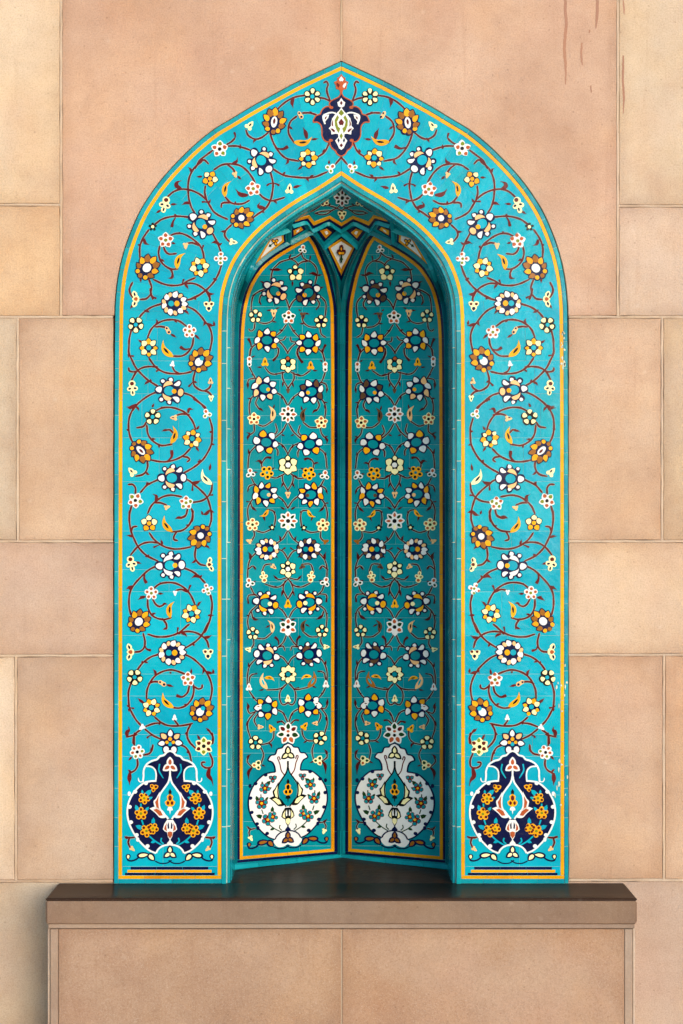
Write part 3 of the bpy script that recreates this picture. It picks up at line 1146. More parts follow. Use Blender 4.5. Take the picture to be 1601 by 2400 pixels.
# ---------------------------------------------------------------- the pattern of the arch, left half, mirrored
pat = Pattern(arch, front, 4.5, 'm', True, 0.0013)
pat.parse(500, 130, 4.9, """
A 1138 478 104 -90 6; D 700 770 148 -82 1; b 415 815 74 -50 c N; B 75 1080 106 -90 K grgrr; C 555 1215 152 50 wp; G 1000 690 56 60 p NN
Y 925,1000 1135,940 y -1; E 1090 1190 122 -95 YcYcYcyC; G 1345 1300 72 -40 w rgg; b 250 1370 48 70 p -; B 460 1535 98 -100 g rrrrr; b 875 1545 76 -85 c N
s 1345,530 1280,500 1220,490; s 1040,465 950,480 860,520 780,580 730,635; l 925,490 905,545 920,610
s 1340,520 1310,440 1305,380 1320,340 1300,305 1280,312; s 380,870 400,920 450,955 500,965 560,945 625,895; l 500,960 470,985 460,1015
s 655,900 680,980 720,1060 780,1140 850,1190 970,1215; k 730,1070 800,1080 860,1050; l 850,1190 860,1225 825,1260
s 1180,685 1110,665 1035,665; l 1130,670 1105,645; s 950,710 890,760 865,830 870,910 925,1000; l 870,820 915,855; l 1130,970 1210,960; l 1075,960 1060,890 1030,830
s 1330,1010 1300,1080 1260,1130 1215,1160; l 1260,1120 1280,1075; l 1025,1275 965,1320; s 160,1025 210,995 240,965; k 240,970 255,930 242,885
s 180,1045 270,1045 350,1065 420,1090 480,1115; l 310,1075 312,1020; s 1410,1245 1470,1175; l 1330,1250 1330,1205
s 690,1310 760,1355 830,1385 930,1400 1080,1410 1180,1395 1300,1345; l 1070,1405 1100,1455; l 1110,1400 1160,1375; l 800,1370 830,1340
s 660,1355 680,1430 688,1500 680,1570 665,1645 637,1710 593,1770 515,1823 465,1862; l 600,1760 545,1748 515,1730 540,1690; l 560,1790 590,1810; k 680,1470 640,1480 615,1500; k 685,1470 730,1480 760,1500
s 20,1310 90,1265 170,1250 260,1255 330,1280 400,1340 450,1410 475,1455; l 220,1245 270,1220 278,1175; s 170,1262 220,1300 250,1345; l 280,1390 325,1430; l 920,1520 1015,1495
s 528,1592 578,1638 637,1666 693,1671 807,1638; l 690,1670 725,1690 722,1712; s -10,1098 -80,1150 -154,1210 -200,1290; s -150,1210 -100,1205 -62,1240
""")
pat.parse(260, 380, 4.9, """
E 1140 195 98 -60 YCYYC y; Y 1310,405 1380,225 y 1; D 1500 645 134 -20 4; G 625 485 104 105 c mNNN; C 1040 715 152 38 wp y; K 483 747 50 -90; B 632 900 98 -90 g rrrrr
b 860 960 50 90 p -; Y 760,1230 855,1050 y 1; D 415 1220 148 -50 2; E 1020 1210 122 -60 YCyCyCyC; R 1262 1110 84 -90 g rrgr; b 1400 920 62 10 c N
s 1040,0 960,70 910,160 890,250 890,340 900,440 930,530 960,580; l 920,120 915,80 885,65; l 910,480 870,470 815,495
s 660,395 720,345 800,315 890,320 970,345 1040,385 1100,440; l 810,310 755,275 765,235 815,215; s 1085,290 1080,360 1100,440
s 1100,440 1130,490 1180,570 1250,620 1330,655; k 1120,470 1080,460 1045,462; l 1120,480 1150,430; l 1050,170 985,172
s 1320,410 1370,465 1440,485 1520,480 1580,450; l 1430,490 1430,450; s 1360,470 1310,468 1275,480 1270,510; l 1575,385 1490,375 1432,312
l 690,490 765,485; l 575,555 515,592; s 510,715 600,655 740,625 900,635; l 750,625 732,595; k 745,640 715,690 702,750
s 430,790 370,880 335,980 335,1090; l 335,960 312,945; l 385,880 395,930 445,955; s 1160,805 1200,880 1230,940 1260,1020; l 1250,945 1200,920 1150,935; l 1240,960 1280,930
s 680,850 740,825 820,825 900,860 970,910 1030,970 1060,1040 1070,1100; k 1050,1010 1065,955; l 780,825 800,805; s 885,935 940,930 1000,955; l 700,930 745,940
s 610,985 630,1030 670,1060 740,1055; s 560,980 550,1050 570,1130 620,1190 690,1230 760,1230; l 575,1120 620,1145; s 690,1235 710,1280 700,1325; l 715,1290 705,1330 655,1335
s 1380,730 1320,790 1310,850 1350,905; l 1325,790 1300,800 1258,800; s 1270,1190 1240,1280 1190,1370 1120,1450 1030,1520 930,1568; l 1175,1340 1225,1355; l 1200,1370 1205,1335
s 500,1355 600,1400 700,1420 810,1410 880,1370 960,1335; k 820,1400 840,1345; s 840,1400 940,1395 1030,1430 1100,1490 1140,1568; l 850,1405 875,1430 892,1465; l 1110,1500 1150,1520 1190,1515
s 440,1350 470,1440 460,1500 480,1568; l 345,1330 345,1385; s 245,1395 220,1450 225,1510 250,1550
""")
pat.parse(260, 680, 5.6, """
H 335 120 112 180 c NrN; c 835 180 172 0 wp; G 1288 205 92 90 c Nmm; A 330 457 112 -55 5; G 750 530 66 60 p NN; R 1035 543 98 -90 g rrrrr; E 500 760 136 -90 YCyCyCyC; Y 820,880 690,660 y 1
D 1170 930 166 -50 3; b 810 975 52 -80 w -; C 775 1325 172 5 wp y; G 285 1280 110 85 c mNNN; b 1310 1200 56 -90 p K; b 1318 1415 56 90 c N
s 245,0 255,50 285,90; s 520,0 530,60 555,100; k 540,80 600,115; s 525,60 470,115 400,125; l 300,185 255,250
s 1000,135 1100,105 1180,55 1250,0; l 1100,105 1125,132; s 1255,10 1295,60 1300,140; l 1280,40 1310,55 1362,50
s 385,350 440,290 540,225 660,185; l 480,285 440,260; l 460,270 515,295
s 270,530 245,640 240,740 240,830 280,920 330,1020 410,1110 500,1190 620,1265; l 240,830 235,890; k 240,860 305,870; l 510,1200 470,1215 440,1250; l 530,1210 520,1165
s 1000,215 1100,265 1180,340 1240,420 1290,480 1325,580 1325,680 1300,800; l 1230,400 1235,440 1208,478; l 1260,440 1320,465 1370,470; l 1360,470 1352,405; l 960,270 1000,290 1028,328
s 490,610 530,520 600,450 690,405 800,390 900,410 985,470; l 590,465 612,420 592,378; l 840,395 870,430; s 600,485 650,480 710,490; l 790,580 865,625; l 435,690 400,680 355,648; l 1105,590 1175,655
s 1085,640 1070,730 1020,810 940,865 820,870; k 1040,770 970,780 910,745
s 510,905 570,990 640,1050 740,1090 860,1100 960,1095 1050,1075; k 640,1045 595,1070; s 600,1010 510,1005 420,1020 340,1070 280,1175; s 350,1065 290,1075 245,1060 238,1035
s 815,1020 840,1065 890,1095; s 1105,1080 1085,1170 1095,1250 1150,1300 1220,1325 1290,1290 1310,1255; k 1085,1200 1050,1240 1020,1270; l 1090,1200 1135,1220
s 1230,1325 1280,1340 1320,1380; s 945,1350 1040,1380 1110,1430 1180,1490 1240,1540; l 1085,1440 1105,1395; l 1090,1430 1130,1460
s 610,1335 510,1380 420,1440 340,1510 300,1568; l 340,1500 280,1535 205,1535; l 270,1560 215,1530
""")
pat.parse(260, 940, 5.6, """
A 550 210 114 -90 5; b 835 220 62 180 p N; G 1262 172 78 -110 w rgg; E 1070 495 134 -80 YcYCyCYc; Y 790,560 815,330 y -1; D 395 650 160 45 1; b 285 935 84 -130 c N; C 810 1010 172 0 wp; Y 1330,1095 1205,895 c 1 N
B 325 1305 114 -60 K rgrrg; B 990 1335 102 -90 g rgrgr; b 735 1395 52 -20 p -
s 300,90 250,200 235,300 240,400 260,480 290,545; l 240,385 203,372; l 330,70 360,100 375,138; l 545,85 570,30
s 600,125 680,90 790,85 890,110 980,155 1050,230 1090,300 1110,360; l 680,95 658,75; l 1015,160 1030,105 1090,115; s 875,185 940,170 1020,180
s 460,290 430,335 355,350; s 475,330 485,420 520,490 580,545 670,585 790,570; l 530,500 597,500; l 635,575 635,618; s 810,410 780,380 740,380; l 750,380 700,385 668,402
l 1130,375 1165,320; l 1120,605 1160,665; s 1130,0 1190,45 1230,90
s 1300,240 1330,350 1330,470 1320,570 1270,680 1200,780 1090,870 960,945; l 1310,560 1365,575; l 1325,410 1290,402; l 1190,795 1160,765; l 1140,800 1185,790
s 535,775 640,795 740,795 860,765 960,710 1035,635; k 745,790 800,730 800,645; s 950,730 1010,740 1035,770 1015,790
s 480,790 485,860 460,930 410,970 340,985; l 465,930 485,960 515,970; s 640,1025 540,1070 470,1110 400,1190; l 470,1070 520,1100; l 480,1110 470,1065; s 325,1205 325,1140 290,1095 245,1095
s 975,1025 1030,1045 1090,1095 1180,1170 1260,1260 1300,1370 1320,1470 1320,1568; l 1060,1075 1130,1070 1188,1035; k 1075,1085 1072,1180
s 1330,1095 1320,1180 1270,1260 1190,1310 1080,1330; k 1290,1240 1345,1230; l 1298,910 1312,815
s 490,1465 530,1380 600,1310 690,1255 800,1235 920,1255; l 590,1320 600,1250 550,1218; s 590,1335 650,1335 720,1360
s 270,1390 250,1480 245,1568; s 1005,1430 990,1490 940,1525 890,1535; l 930,1525 880,1530 840,1550; s 1065,1425 1080,1500 1070,1568
l 1300,1430 1250,1480 1190,1490; l 1205,1490 1190,1440; l 1300,1440 1362,1462
""")
pat.parse(260, 1200, 5.6, """
E 505 150 118 -90 CCYYC y; Y 810,260 705,50 y 1; D 1180 310 160 135 4; G 270 672 114 78 c mNNN; C 785 700 176 0 ww y; H 1292 690 100 -10 c NmN; R 535 1065 98 -90 g rrrrr; R 1270 1015 86 -110 g rrgr
b 845 1060 46 90 w -; Y 780,1390 835,1175 y 1; E 1060 1335 136 -65 YCyCyCyC; D 368 1440 158 -50 2
s 245,0 245,110 265,240 310,360 370,470 470,570 610,640; s 270,260 290,200 330,190; l 300,330 250,310 203,312; l 455,590 500,560; l 490,600 500,555
s 515,285 560,350 630,410 720,460 830,485 940,480 1040,460; k 640,430 560,465; l 680,430 670,395 655,355; s 620,405 520,395 420,415 340,470 270,555
s 1080,0 1060,110 1010,190 930,245 810,260; s 860,265 830,320 830,360 862,372; l 1030,180 985,168; s 1000,0 980,55 920,80; l 930,75 880,75 840,95
s 1320,0 1320,100 1295,190; s 1115,475 1105,570 1120,630 1170,685 1230,700; l 1115,620 1100,650 1055,672; l 1230,440 1275,455 1302,488; l 330,655 405,678
s 610,705 500,760 400,850 310,950 255,1050 240,1160 245,1260 265,1340; k 450,800 440,870 470,935; l 300,970 240,990 198,1015; l 255,1020 230,970
s 960,735 1060,775 1140,830 1230,920; l 1180,860 1120,835 1055,872; l 1170,860 1200,825
s 580,990 640,945 740,925 850,935 950,985 1020,1050 1065,1120 1100,1200; l 660,940 640,925; k 1020,1050 1030,1000 1050,955; s 870,1025 930,1015 1000,1045; l 625,1070 695,1072; l 460,1110 410,1120 355,1155; l 440,1130 385,1100
s 555,1150 590,1210 640,1240 690,1220; l 680,1225 710,1200 748,1215; s 485,1155 490,1250 530,1340 600,1390 700,1410 780,1390; l 540,1340 595,1325; s 690,1410 730,1470 735,1520; l 740,1510 720,1530 680,1540
l 1140,1235 1160,1195 1198,1170; s 1310,1095 1330,1200 1320,1330 1290,1450 1240,1568; l 1275,1355 1355,1358; s 1020,1480 960,1530 905,1590
""")
pat.parse(260, 1460, 5.6, """
H 265 380 116 180 c NrN; c 805 390 178 0 wp; G 1277 395 92 90 c Nmm; A 315 710 114 -55 5; G 675 790 70 30 p NN; B 1015 735 108 -90 g rrrrr; Y 825,1110 685,915 y 1; E 535 1110 132 -110 YCyCyCyC; D 1185 1150 164 -50 3; b 838 1245 52 -90 w -; b 415 1365 58 140 w -
s 430,150 450,240 440,320 390,370 325,380; k 450,290 470,340 530,360; s 500,150 600,180 720,180 830,155 920,110 1010,30; k 870,130 885,55; l 920,130 980,150 1000,188
s 930,120 1020,110 1110,125 1190,165 1260,230 1285,310; l 1215,190 1280,185 1328,155; s 1280,0 1240,80 1190,165 1110,245 1010,310 960,335; l 1080,270 1100,305
s 360,600 420,525 520,450 630,410; l 420,530 410,490; l 440,505 495,525
s 970,410 1070,460 1160,535 1230,610 1290,710 1325,820 1325,920 1300,1030; l 1215,590 1220,630 1200,672; l 1245,640 1310,655 1362,660; l 1350,660 1340,600
s 265,790 235,900 235,1000 245,1100 290,1200 340,1280 400,1345; k 250,1110 310,1120; l 250,1100 208,1078; l 240,1120 240,1165
s 470,980 480,870 530,760 600,680 700,630 800,615 900,640 970,670; l 585,690 585,640 548,602; l 785,640 785,668; s 510,790 560,770 630,770; l 735,810 830,835; l 1050,670 1062,592; l 440,1050 400,1025 352,982
s 1030,830 1010,910 960,960; k 990,940 930,970 860,948; s 1085,820 1090,900 1060,1000 990,1080 900,1115 825,1110; l 1000,1080 960,1062; s 1095,835 1150,865 1195,850 1200,825
s 590,1245 670,1310 760,1345 880,1350 970,1340 1060,1320; l 640,1310 640,1340; s 650,1310 560,1320 450,1360; s 845,1285 880,1330
s 1050,1330 1010,1410 1005,1500 1040,1568; l 1010,1430 972,1458; s 390,1400 310,1470 295,1568; s 330,1465 270,1480 220,1492; l 215,1495 215,1430 245,1400 228,1355
s 460,1400 550,1470 650,1520; k 540,1475 505,1480 475,1510; l 1310,1430 1245,1370; s 1290,1410 1340,1490 1340,1568; l 1170,1530 1135,1470
""")
pat.parse(260, 1720, 5.2267, """
V 728 95 158 -90 N wwpwpww t; R 327 218 98 -70 K rgrgrr; B 1140 148 122 -90 K gmmgmm c
s 290,0 288,80 290,140; s 325,305 330,380 300,440 240,475; l 250,470 213,435; l 235,470 230,540 232,625; s 410,255 470,240 505,200 515,145; l 490,215 518,138; l 260,280 215,325
s 850,130 920,165 965,240 985,325; l 930,215 965,235; s 930,0 960,90 1035,170; s 1245,0 1250,60 1235,110; l 1090,60 1060,10; s 1215,245 1245,320 1235,400 1170,415 1120,385 1115,350 1142,345; l 1215,400 1195,500 1235,560 1255,632
A 412 785 74 -60 6 g; A 372 972 80 -90 5 g; A 440 1185 82 -60 6 g; A 515 1160 74 -60 6 g; G 528 655 66 -20 y mmm
s 280,1265 230,1270 190,1262; l 210,1280 168,1255; s 228,1275 215,1330 235,1380; b 262,1400 0 0 0
""".replace("A 412 785 74 -60 6 g; A 372 972 80 -90 5 g; A 440 1185 82 -60 6 g; A 515 1160 74 -60 6 g; ", "").replace("b 262,1400 0 0 0", "b 262 1402 46 40 p -"))
VASE_FLOWERS = """
R 412 785 80 -60 g mmmmm y; R 372 972 86 -90 g mmmmm y; R 440 1185 86 -60 g mmmmm y; R 518 1155 76 -60 g mmmmm y
"""
pat.parse(260, 1720, 5.2267, VASE_FLOWERS)
# the same sprays on the right half of the vase
def mir(text, ax):
    out = []
    for line in text.strip().splitlines():
        for it in line.split(';'):
            tk = it.split()
            if not tk:
                continue
            if tk[0] in 'slkY' and ',' in tk[1]:
                q = [tk[0]]
                for w in tk[1:]:
                    if ',' in w:
                        x, y = w.split(',')
                        q.append('%g,%s' % (2 * ax - float(x), y))
                    elif tk[0] == 'Y' and w in ('1', '-1'):
                        q.append('-1' if w == '1' else '1')
                    else:
                        q.append(w)
                if tk[0] == 'Y' and not any(w in ('1', '-1') for w in tk):
                    q.append('-1')
                out.append(' '.join(q))
            else:
                q = list(tk)
                q[1] = '%g' % (2 * ax - float(tk[1]))
                if len(tk) > 4:
                    q[4] = '%g' % (180 - float(tk[4]))
                out.append(' '.join(q))
    return '\n'.join(out)
pat.parse(260, 1720, 5.2267, mir(VASE_FLOWERS + "\nG 528 655 66 -20 y mmm\ns 280,1265 230,1270 190,1262; l 210,1280 168,1255; s 228,1275 215,1330 235,1380; b 262 1402 46 40 p -", 727))
# and the crown of the arch, right of the axis comes by mirroring
pat.build()

# ---------------------------------------------------------------- vases and the cartouche: shapes drawn once per side
def shape(parent, surf, poly, c, name, h0, h1, sub=None):
    V, F = [], []
    prism(V, F, poly, surf, h0, h1)
    return obj(name, V, F, MAT[c], sub or parent)
def line(parent, surf, P, w, c, name, h0, h1, t0=1.0, t1=1.0):
    C = catmull(P, 3.0)
    N = normals(C)
    n = len(C)
    A, B = [], []
    for i, (p, v) in enumerate(zip(C, N)):
        t = i / (n - 1)
        k = w / 2 * min(1, t0 + (1 - t0) * t * 3) * min(1, t1 + (1 - t1) * (1 - t) * 3)
        A.append((p[0] + v[0] * k, p[1] + v[1] * k)); B.append((p[0] - v[0] * k, p[1] - v[1] * k))
    V, F = [], []
    ribbon(V, F, A, B, surf, h0, h1)
    return obj(name, V, F, MAT[c], parent)

def vase(root, surf, M, lift, dark):
    """M maps the drawing's own coordinates to photograph pixels; dark: navy body with white lines, else white body with navy lines"""
    b = lift
    ax = 727
    T = lambda P: [M(x, y) for x, y in P]
    Mi = lambda P: [(2 * ax - x, y) for x, y in P]
    body_c, line_c, leaf_c, acc = ('N', 'w', 't', 'r') if dark else ('w', 'N', 'd', 'c')
    ln2 = 'w' if dark else 'K'
    body = [(560, 572), (480, 578), (400, 602), (300, 692), (235, 800), (208, 900), (208, 1010), (238, 1120), (300, 1240), (380, 1340), (470, 1420), (555, 1458)]
    arc = [(558, 1455), (575, 1420), (610, 1385), (660, 1362), (727, 1352)]
    if dark:
        neck = [(727, 218), (690, 235), (655, 272), (610, 285), (575, 322), (520, 338), (450, 382), (510, 392), (548, 430), (566, 490), (562, 572)]
    else:
        neck = [(727, 206), (672, 232), (650, 262), (590, 275), (560, 340), (500, 352), (465, 410), (520, 440), (552, 500), (562, 572)]
    half = catmull(neck, 12)[:-1] + catmull(body, 12)[:-1] + catmull(arc, 12)
    V, F = [], []
    full = T(half + [(2 * ax - x, y) for x, y in half[::-1]][1:-1])
    prism(V, F, full, surf, b - 0.0004, b + 0.0012)
    vo = obj('vase_motif', V, F, MAT[body_c], root)
    L1 = b + 0.0020
    for sd, mf in ((0, lambda P: P), (1, Mi)):
        e = 1e-5 * sd
        lw = 21 / 5.2267 if dark else 16 / 5.2267
        line(vo, surf, T(mf(body)), lw, line_c, 'vase_outline', b - 0.0003, L1 + e)
        line(vo, surf, T(mf(arc)), lw, line_c, 'vase_outline', b - 0.0003, L1 + 2e-5 + e)
        if dark:
            line(vo, surf, T(mf([(727, 205), (690, 220), (650, 258), (600, 272), (565, 310), (500, 330), (440, 372), (405, 440), (402, 520), (395, 585)])), lw, 'w', 'vase_outline', b - 0.0003, L1 + 4e-5 + e)
            line(vo, surf, T(mf([(435, 392), (500, 400), (545, 440), (557, 500), (553, 568)])), lw * .85, 'w', 'vase_outline', b - 0.0003, L1 + 6e-5 + e)
            line(vo, surf, T(mf([(400, 578), (360, 585), (340, 560), (340, 535)])), lw * .6, 'w', 'vase_outline', b - 0.0003, L1 + 8e-5 + e, 1, .6)
        else:
            line(vo, surf, T(mf(neck)), lw, line_c, 'vase_outline', b - 0.0003, L1 + 4e-5 + e)
            line(vo, surf, T(mf([(625, 420), (610, 375), (590, 390), (620, 470), (640, 560), (680, 620)])), lw * .8, 'm', 'vase_scroll', b - 0.0003, L1 + 9e-5 + e)
        for kx, ky in ((432, 600), (300, 705), (232, 890), (248, 1078), (318, 1235), (452, 1370)):
            P = [(kx + 26 * math.cos(a * .6283), ky + 24 * math.sin(a * .6283)) for a in range(10)]
            shape(vo, surf, T(mf(P)), line_c, 'vase_knob', b + 0.0006, L1 + 1e-4 + e)
        for kx, ky in ((228, 730), (332, 1290)):
            P = [(kx + 20 * math.cos(a * .6283), ky + 28 * math.sin(a * .6283)) for a in range(10)]
            shape(vo, surf, T(mf(P)), line_c, 'vase_knob', b - 0.0003, L1 + 1.3e-4 + e)
        # leaves and stalks of the sprays
        for q in ([(370, 850), (372, 890)], [(380, 1050), (400, 1110)], [(475, 1250), (545, 1310), (640, 1365)], [(650, 1345), (615, 1310), (625, 1270)]):
            line(vo, surf, T(mf(q)), 18 / 5.2267 if dark else 13 / 5.2267, leaf_c, 'spray_stalk', b, b + 0.0016 + e)
        for (x0, y0), (x1, y1) in (((390, 725), (385, 680)), ((470, 790), (515, 770)), ((330, 930), (305, 865)), ((435, 930), (468, 890)), ((520, 1090), (525, 1020)), ((380, 1150), (305, 1120)), ((440, 740), (500, 680)), ((540, 1310), (490, 1330))):
            dx, dy = x1 - x0, y1 - y0
            P = [(x0 - dy * .32, y0 + dx * .32), (x0 + dx * .55 - dy * .30, y0 + dy * .55 + dx * .30), (x1, y1), (x0 + dx * .55 + dy * .30, y0 + dy * .55 - dx * .30), (x0 + dy * .32, y0 - dx * .32)]
            shape(vo, surf, T(mf(P)), leaf_c, 'spray_leaf', b, b + 0.0018 + e)
        # teardrop medallion: outline, side leaves
        drop = [(727, 505), (705, 590), (650, 670), (605, 740), (592, 820), (600, 900), (635, 965), (680, 1005), (705, 1040)]
        line(vo, surf, T(mf(drop)), lw, ln2, 'medallion_outline', b, L1 + 1.6e-4 + e)
        for P, c2 in (([(592, 735), (560, 800), (540, 830), (560, 905), (595, 925), (585, 830)], acc), ([(510, 920), (560, 905), (620, 940), (650, 1000), (600, 1008), (560, 965)], acc)):
            Cn = (sum(p[0] for p in P) / len(P), sum(p[1] for p in P) / len(P))
            big = [(Cn[0] + (x - Cn[0]) * 1.45, Cn[1] + (y - Cn[1]) * 1.3) for x, y in P]
            o2 = shape(vo, surf, T(mf(catmull(big + big[:1], 12)[:-1])), ln2, 'medallion_leaf', b, b + 0.0022 + e)
            sm = [(Cn[0] + (x - Cn[0]) * .85, Cn[1] + (y - Cn[1]) * .85) for x, y in P]
            shape(vo, surf, T(mf(sm)), c2, 'medallion_leaf', b, b + 0.0026 + e)
        # lower bud
        P = [(727, 1050), (690, 1050), (655, 1105), (640, 1165), (665, 1190), (690, 1200), (700, 1250), (727, 1300)]
        shape(vo, surf, T(mf(P)), ln2 if dark else 'K', 'medallion_bud', b, b + 0.0024 + e)
        P = [(690, 1085), (662, 1130), (655, 1165), (690, 1190), (682, 1130)]
        shape(vo, surf, T(mf(P)), acc, 'medallion_bud', b, b + 0.0028 + e)
        P = [(712, 1075), (695, 1110), (700, 1160), (718, 1155)]
        shape(vo, surf, T(mf(P)), 'N' if dark else 'w', 'medallion_bud', b, b + 0.0028 + e)
        if dark:
            line(vo, surf, T(mf([(600, 365), (590, 440), (620, 500), (645, 540)])), 18 / 5.2267, 't', 'vase_scroll', b, L1 + e, 1, .6)
        # scrolls below the vase
        line(root, surf, T(mf([(745, 1545), (690, 1578), (610, 1582), (545, 1555)])), 15 / 5.2267, 'N', 'foot_scroll', b - .0003, b + 0.0010 + e)
        cc = 'c' if dark else 'n'
        for (cx, cy, L, W, an) in ((500, 1508, 96, 66, 48), (400, 1482, 130, 58, -8), (215, 1502, 56, 44, 90)):
            P = [(cx + x, cy + y) for x, y in petal(R(an), 0, L * 1.25, W * 1.3, 'p', 16)]
            o2 = shape(root, surf, T(mf(P)), 'N', 'foot_leaf', b - .0003, b + 0.0014 + e)
            P = [(cx + x, cy + y) for x, y in petal(R(an), 0, L * .85, W * .66, 'p', 14)]
            shape(root, surf, T(mf(P)), cc, 'leaf_inlay', b, b + 0.0019 + e, sub=o2)
        line(root, surf, T(mf([(350, 1500), (310, 1535), (255, 1552), (215, 1545), (205, 1520)])), 20 / 5.2267, 'N', 'foot_scroll', b - .0003, b + 0.0011 + e)
    # turquoise heart of the medallion with its amber bud
    d = catmull([(727, 530), (700, 610), (650, 685), (612, 750), (604, 820), (612, 900), (645, 960), (690, 1005), (727, 1040)], 10)
    shape(vo, surf, T(d + [(2 * ax - x, y) for x, y in d[::-1]][1:-1]), 't' if dark else 'q', 'medallion', b, b + 0.0019)
    shape(vo, surf, T([(727, 668), (706, 705), (712, 740), (742, 740), (748, 705)]), 'K', 'medallion_tip', b, b + 0.0023)
    q = catmull([(727, 728), (690, 760), (695, 800), (665, 830), (680, 870), (705, 885), (727, 900)], 8)
    shape(vo, surf, T(q + [(2 * ax - x, y) for x, y in q[::-1]][1:-1]), 'y', 'medallion_flower', b, b + 0.0023)
    for cx, cy, rx, ry in ((727, 782, 22, 34), (702, 843, 17, 24), (752, 843, 17, 24)):
        shape(vo, surf, T([(cx + rx * math.cos(i * .524), cy + ry * math.sin(i * .524)) for i in range(12)]), 'm' if dark else 'K', 'medallion_seed', b, b + 0.0027)
    shape(vo, surf, T([(727, 885), (700, 900), (692, 930), (718, 936), (727, 985), (736, 936), (762, 930), (754, 900)]), ln2, 'medallion_bud', b, b + 0.0025)
    shape(vo, surf, T([(727, 1190), (698, 1200), (700, 1240), (727, 1278), (754, 1240), (756, 1200)]), acc, 'medallion_bud', b, b + 0.0030)
    shape(vo, surf, T([(727, 1285), (712, 1310), (690, 1335), (694, 1356), (727, 1362), (760, 1356), (764, 1335), (742, 1310)]), line_c, 'vase_knob', b, b + 0.0026)
    # trefoil on the neck and on the foot
    for cy, s, oc, ic in ((385 if dark else 345, 1.0, 'w' if dark else 'K', 'r' if dark else 'c'), (1455, .92, 'N', 'c' if dark else 'n')):
        sil = silhouette([petal(R(a), 48 * s, 118 * s, 78 * s, 'p', 20) for a in (-90, 35, 145)], 30 * s)
        o2 = shape(vo, surf, T([(727 + x, cy + y) for x, y in sil]), oc, 'vase_trefoil', b - .0003, b + 0.0022)
        for a in (-90, 35, 145):
            shape(vo, surf, T([(727 + x, cy + y) for x, y in petal(R(a), 46 * s, 72 * s, 40 * s, 'p')]), ic, 'vase_trefoil', b, b + 0.0027)
    # neck drop line
    line(vo, surf, T([(727, 440), (727, 520)]), 4.2, ln2, 'medallion_outline', b, b + 0.00235)
    if not dark:
        P = catmull([(558, 1450), (540, 1490), (590, 1555), (660, 1560), (727, 1530)], 10)
        shape(root, surf, T([(727, 1358), (640, 1372), (590, 1405)] + P), 'w', 'vase_foot', b - .0003, b + 0.0006)
        shape(root, surf, T(Mi([(727, 1358), (640, 1372), (590, 1405)] + P)), 'w', 'vase_foot', b - .0003, b + 0.0006)
    return vo

v0 = vase(arch, front, lambda x, y: (260 + x / 5.2267, 1720 + y / 5.2267), 0.0013, True)
for o in [o for o in arch.children if o.name.split('.')[0] in ('vase_motif', 'foot_scroll', 'foot_leaf')]:
    mirror_tree(o, arch)

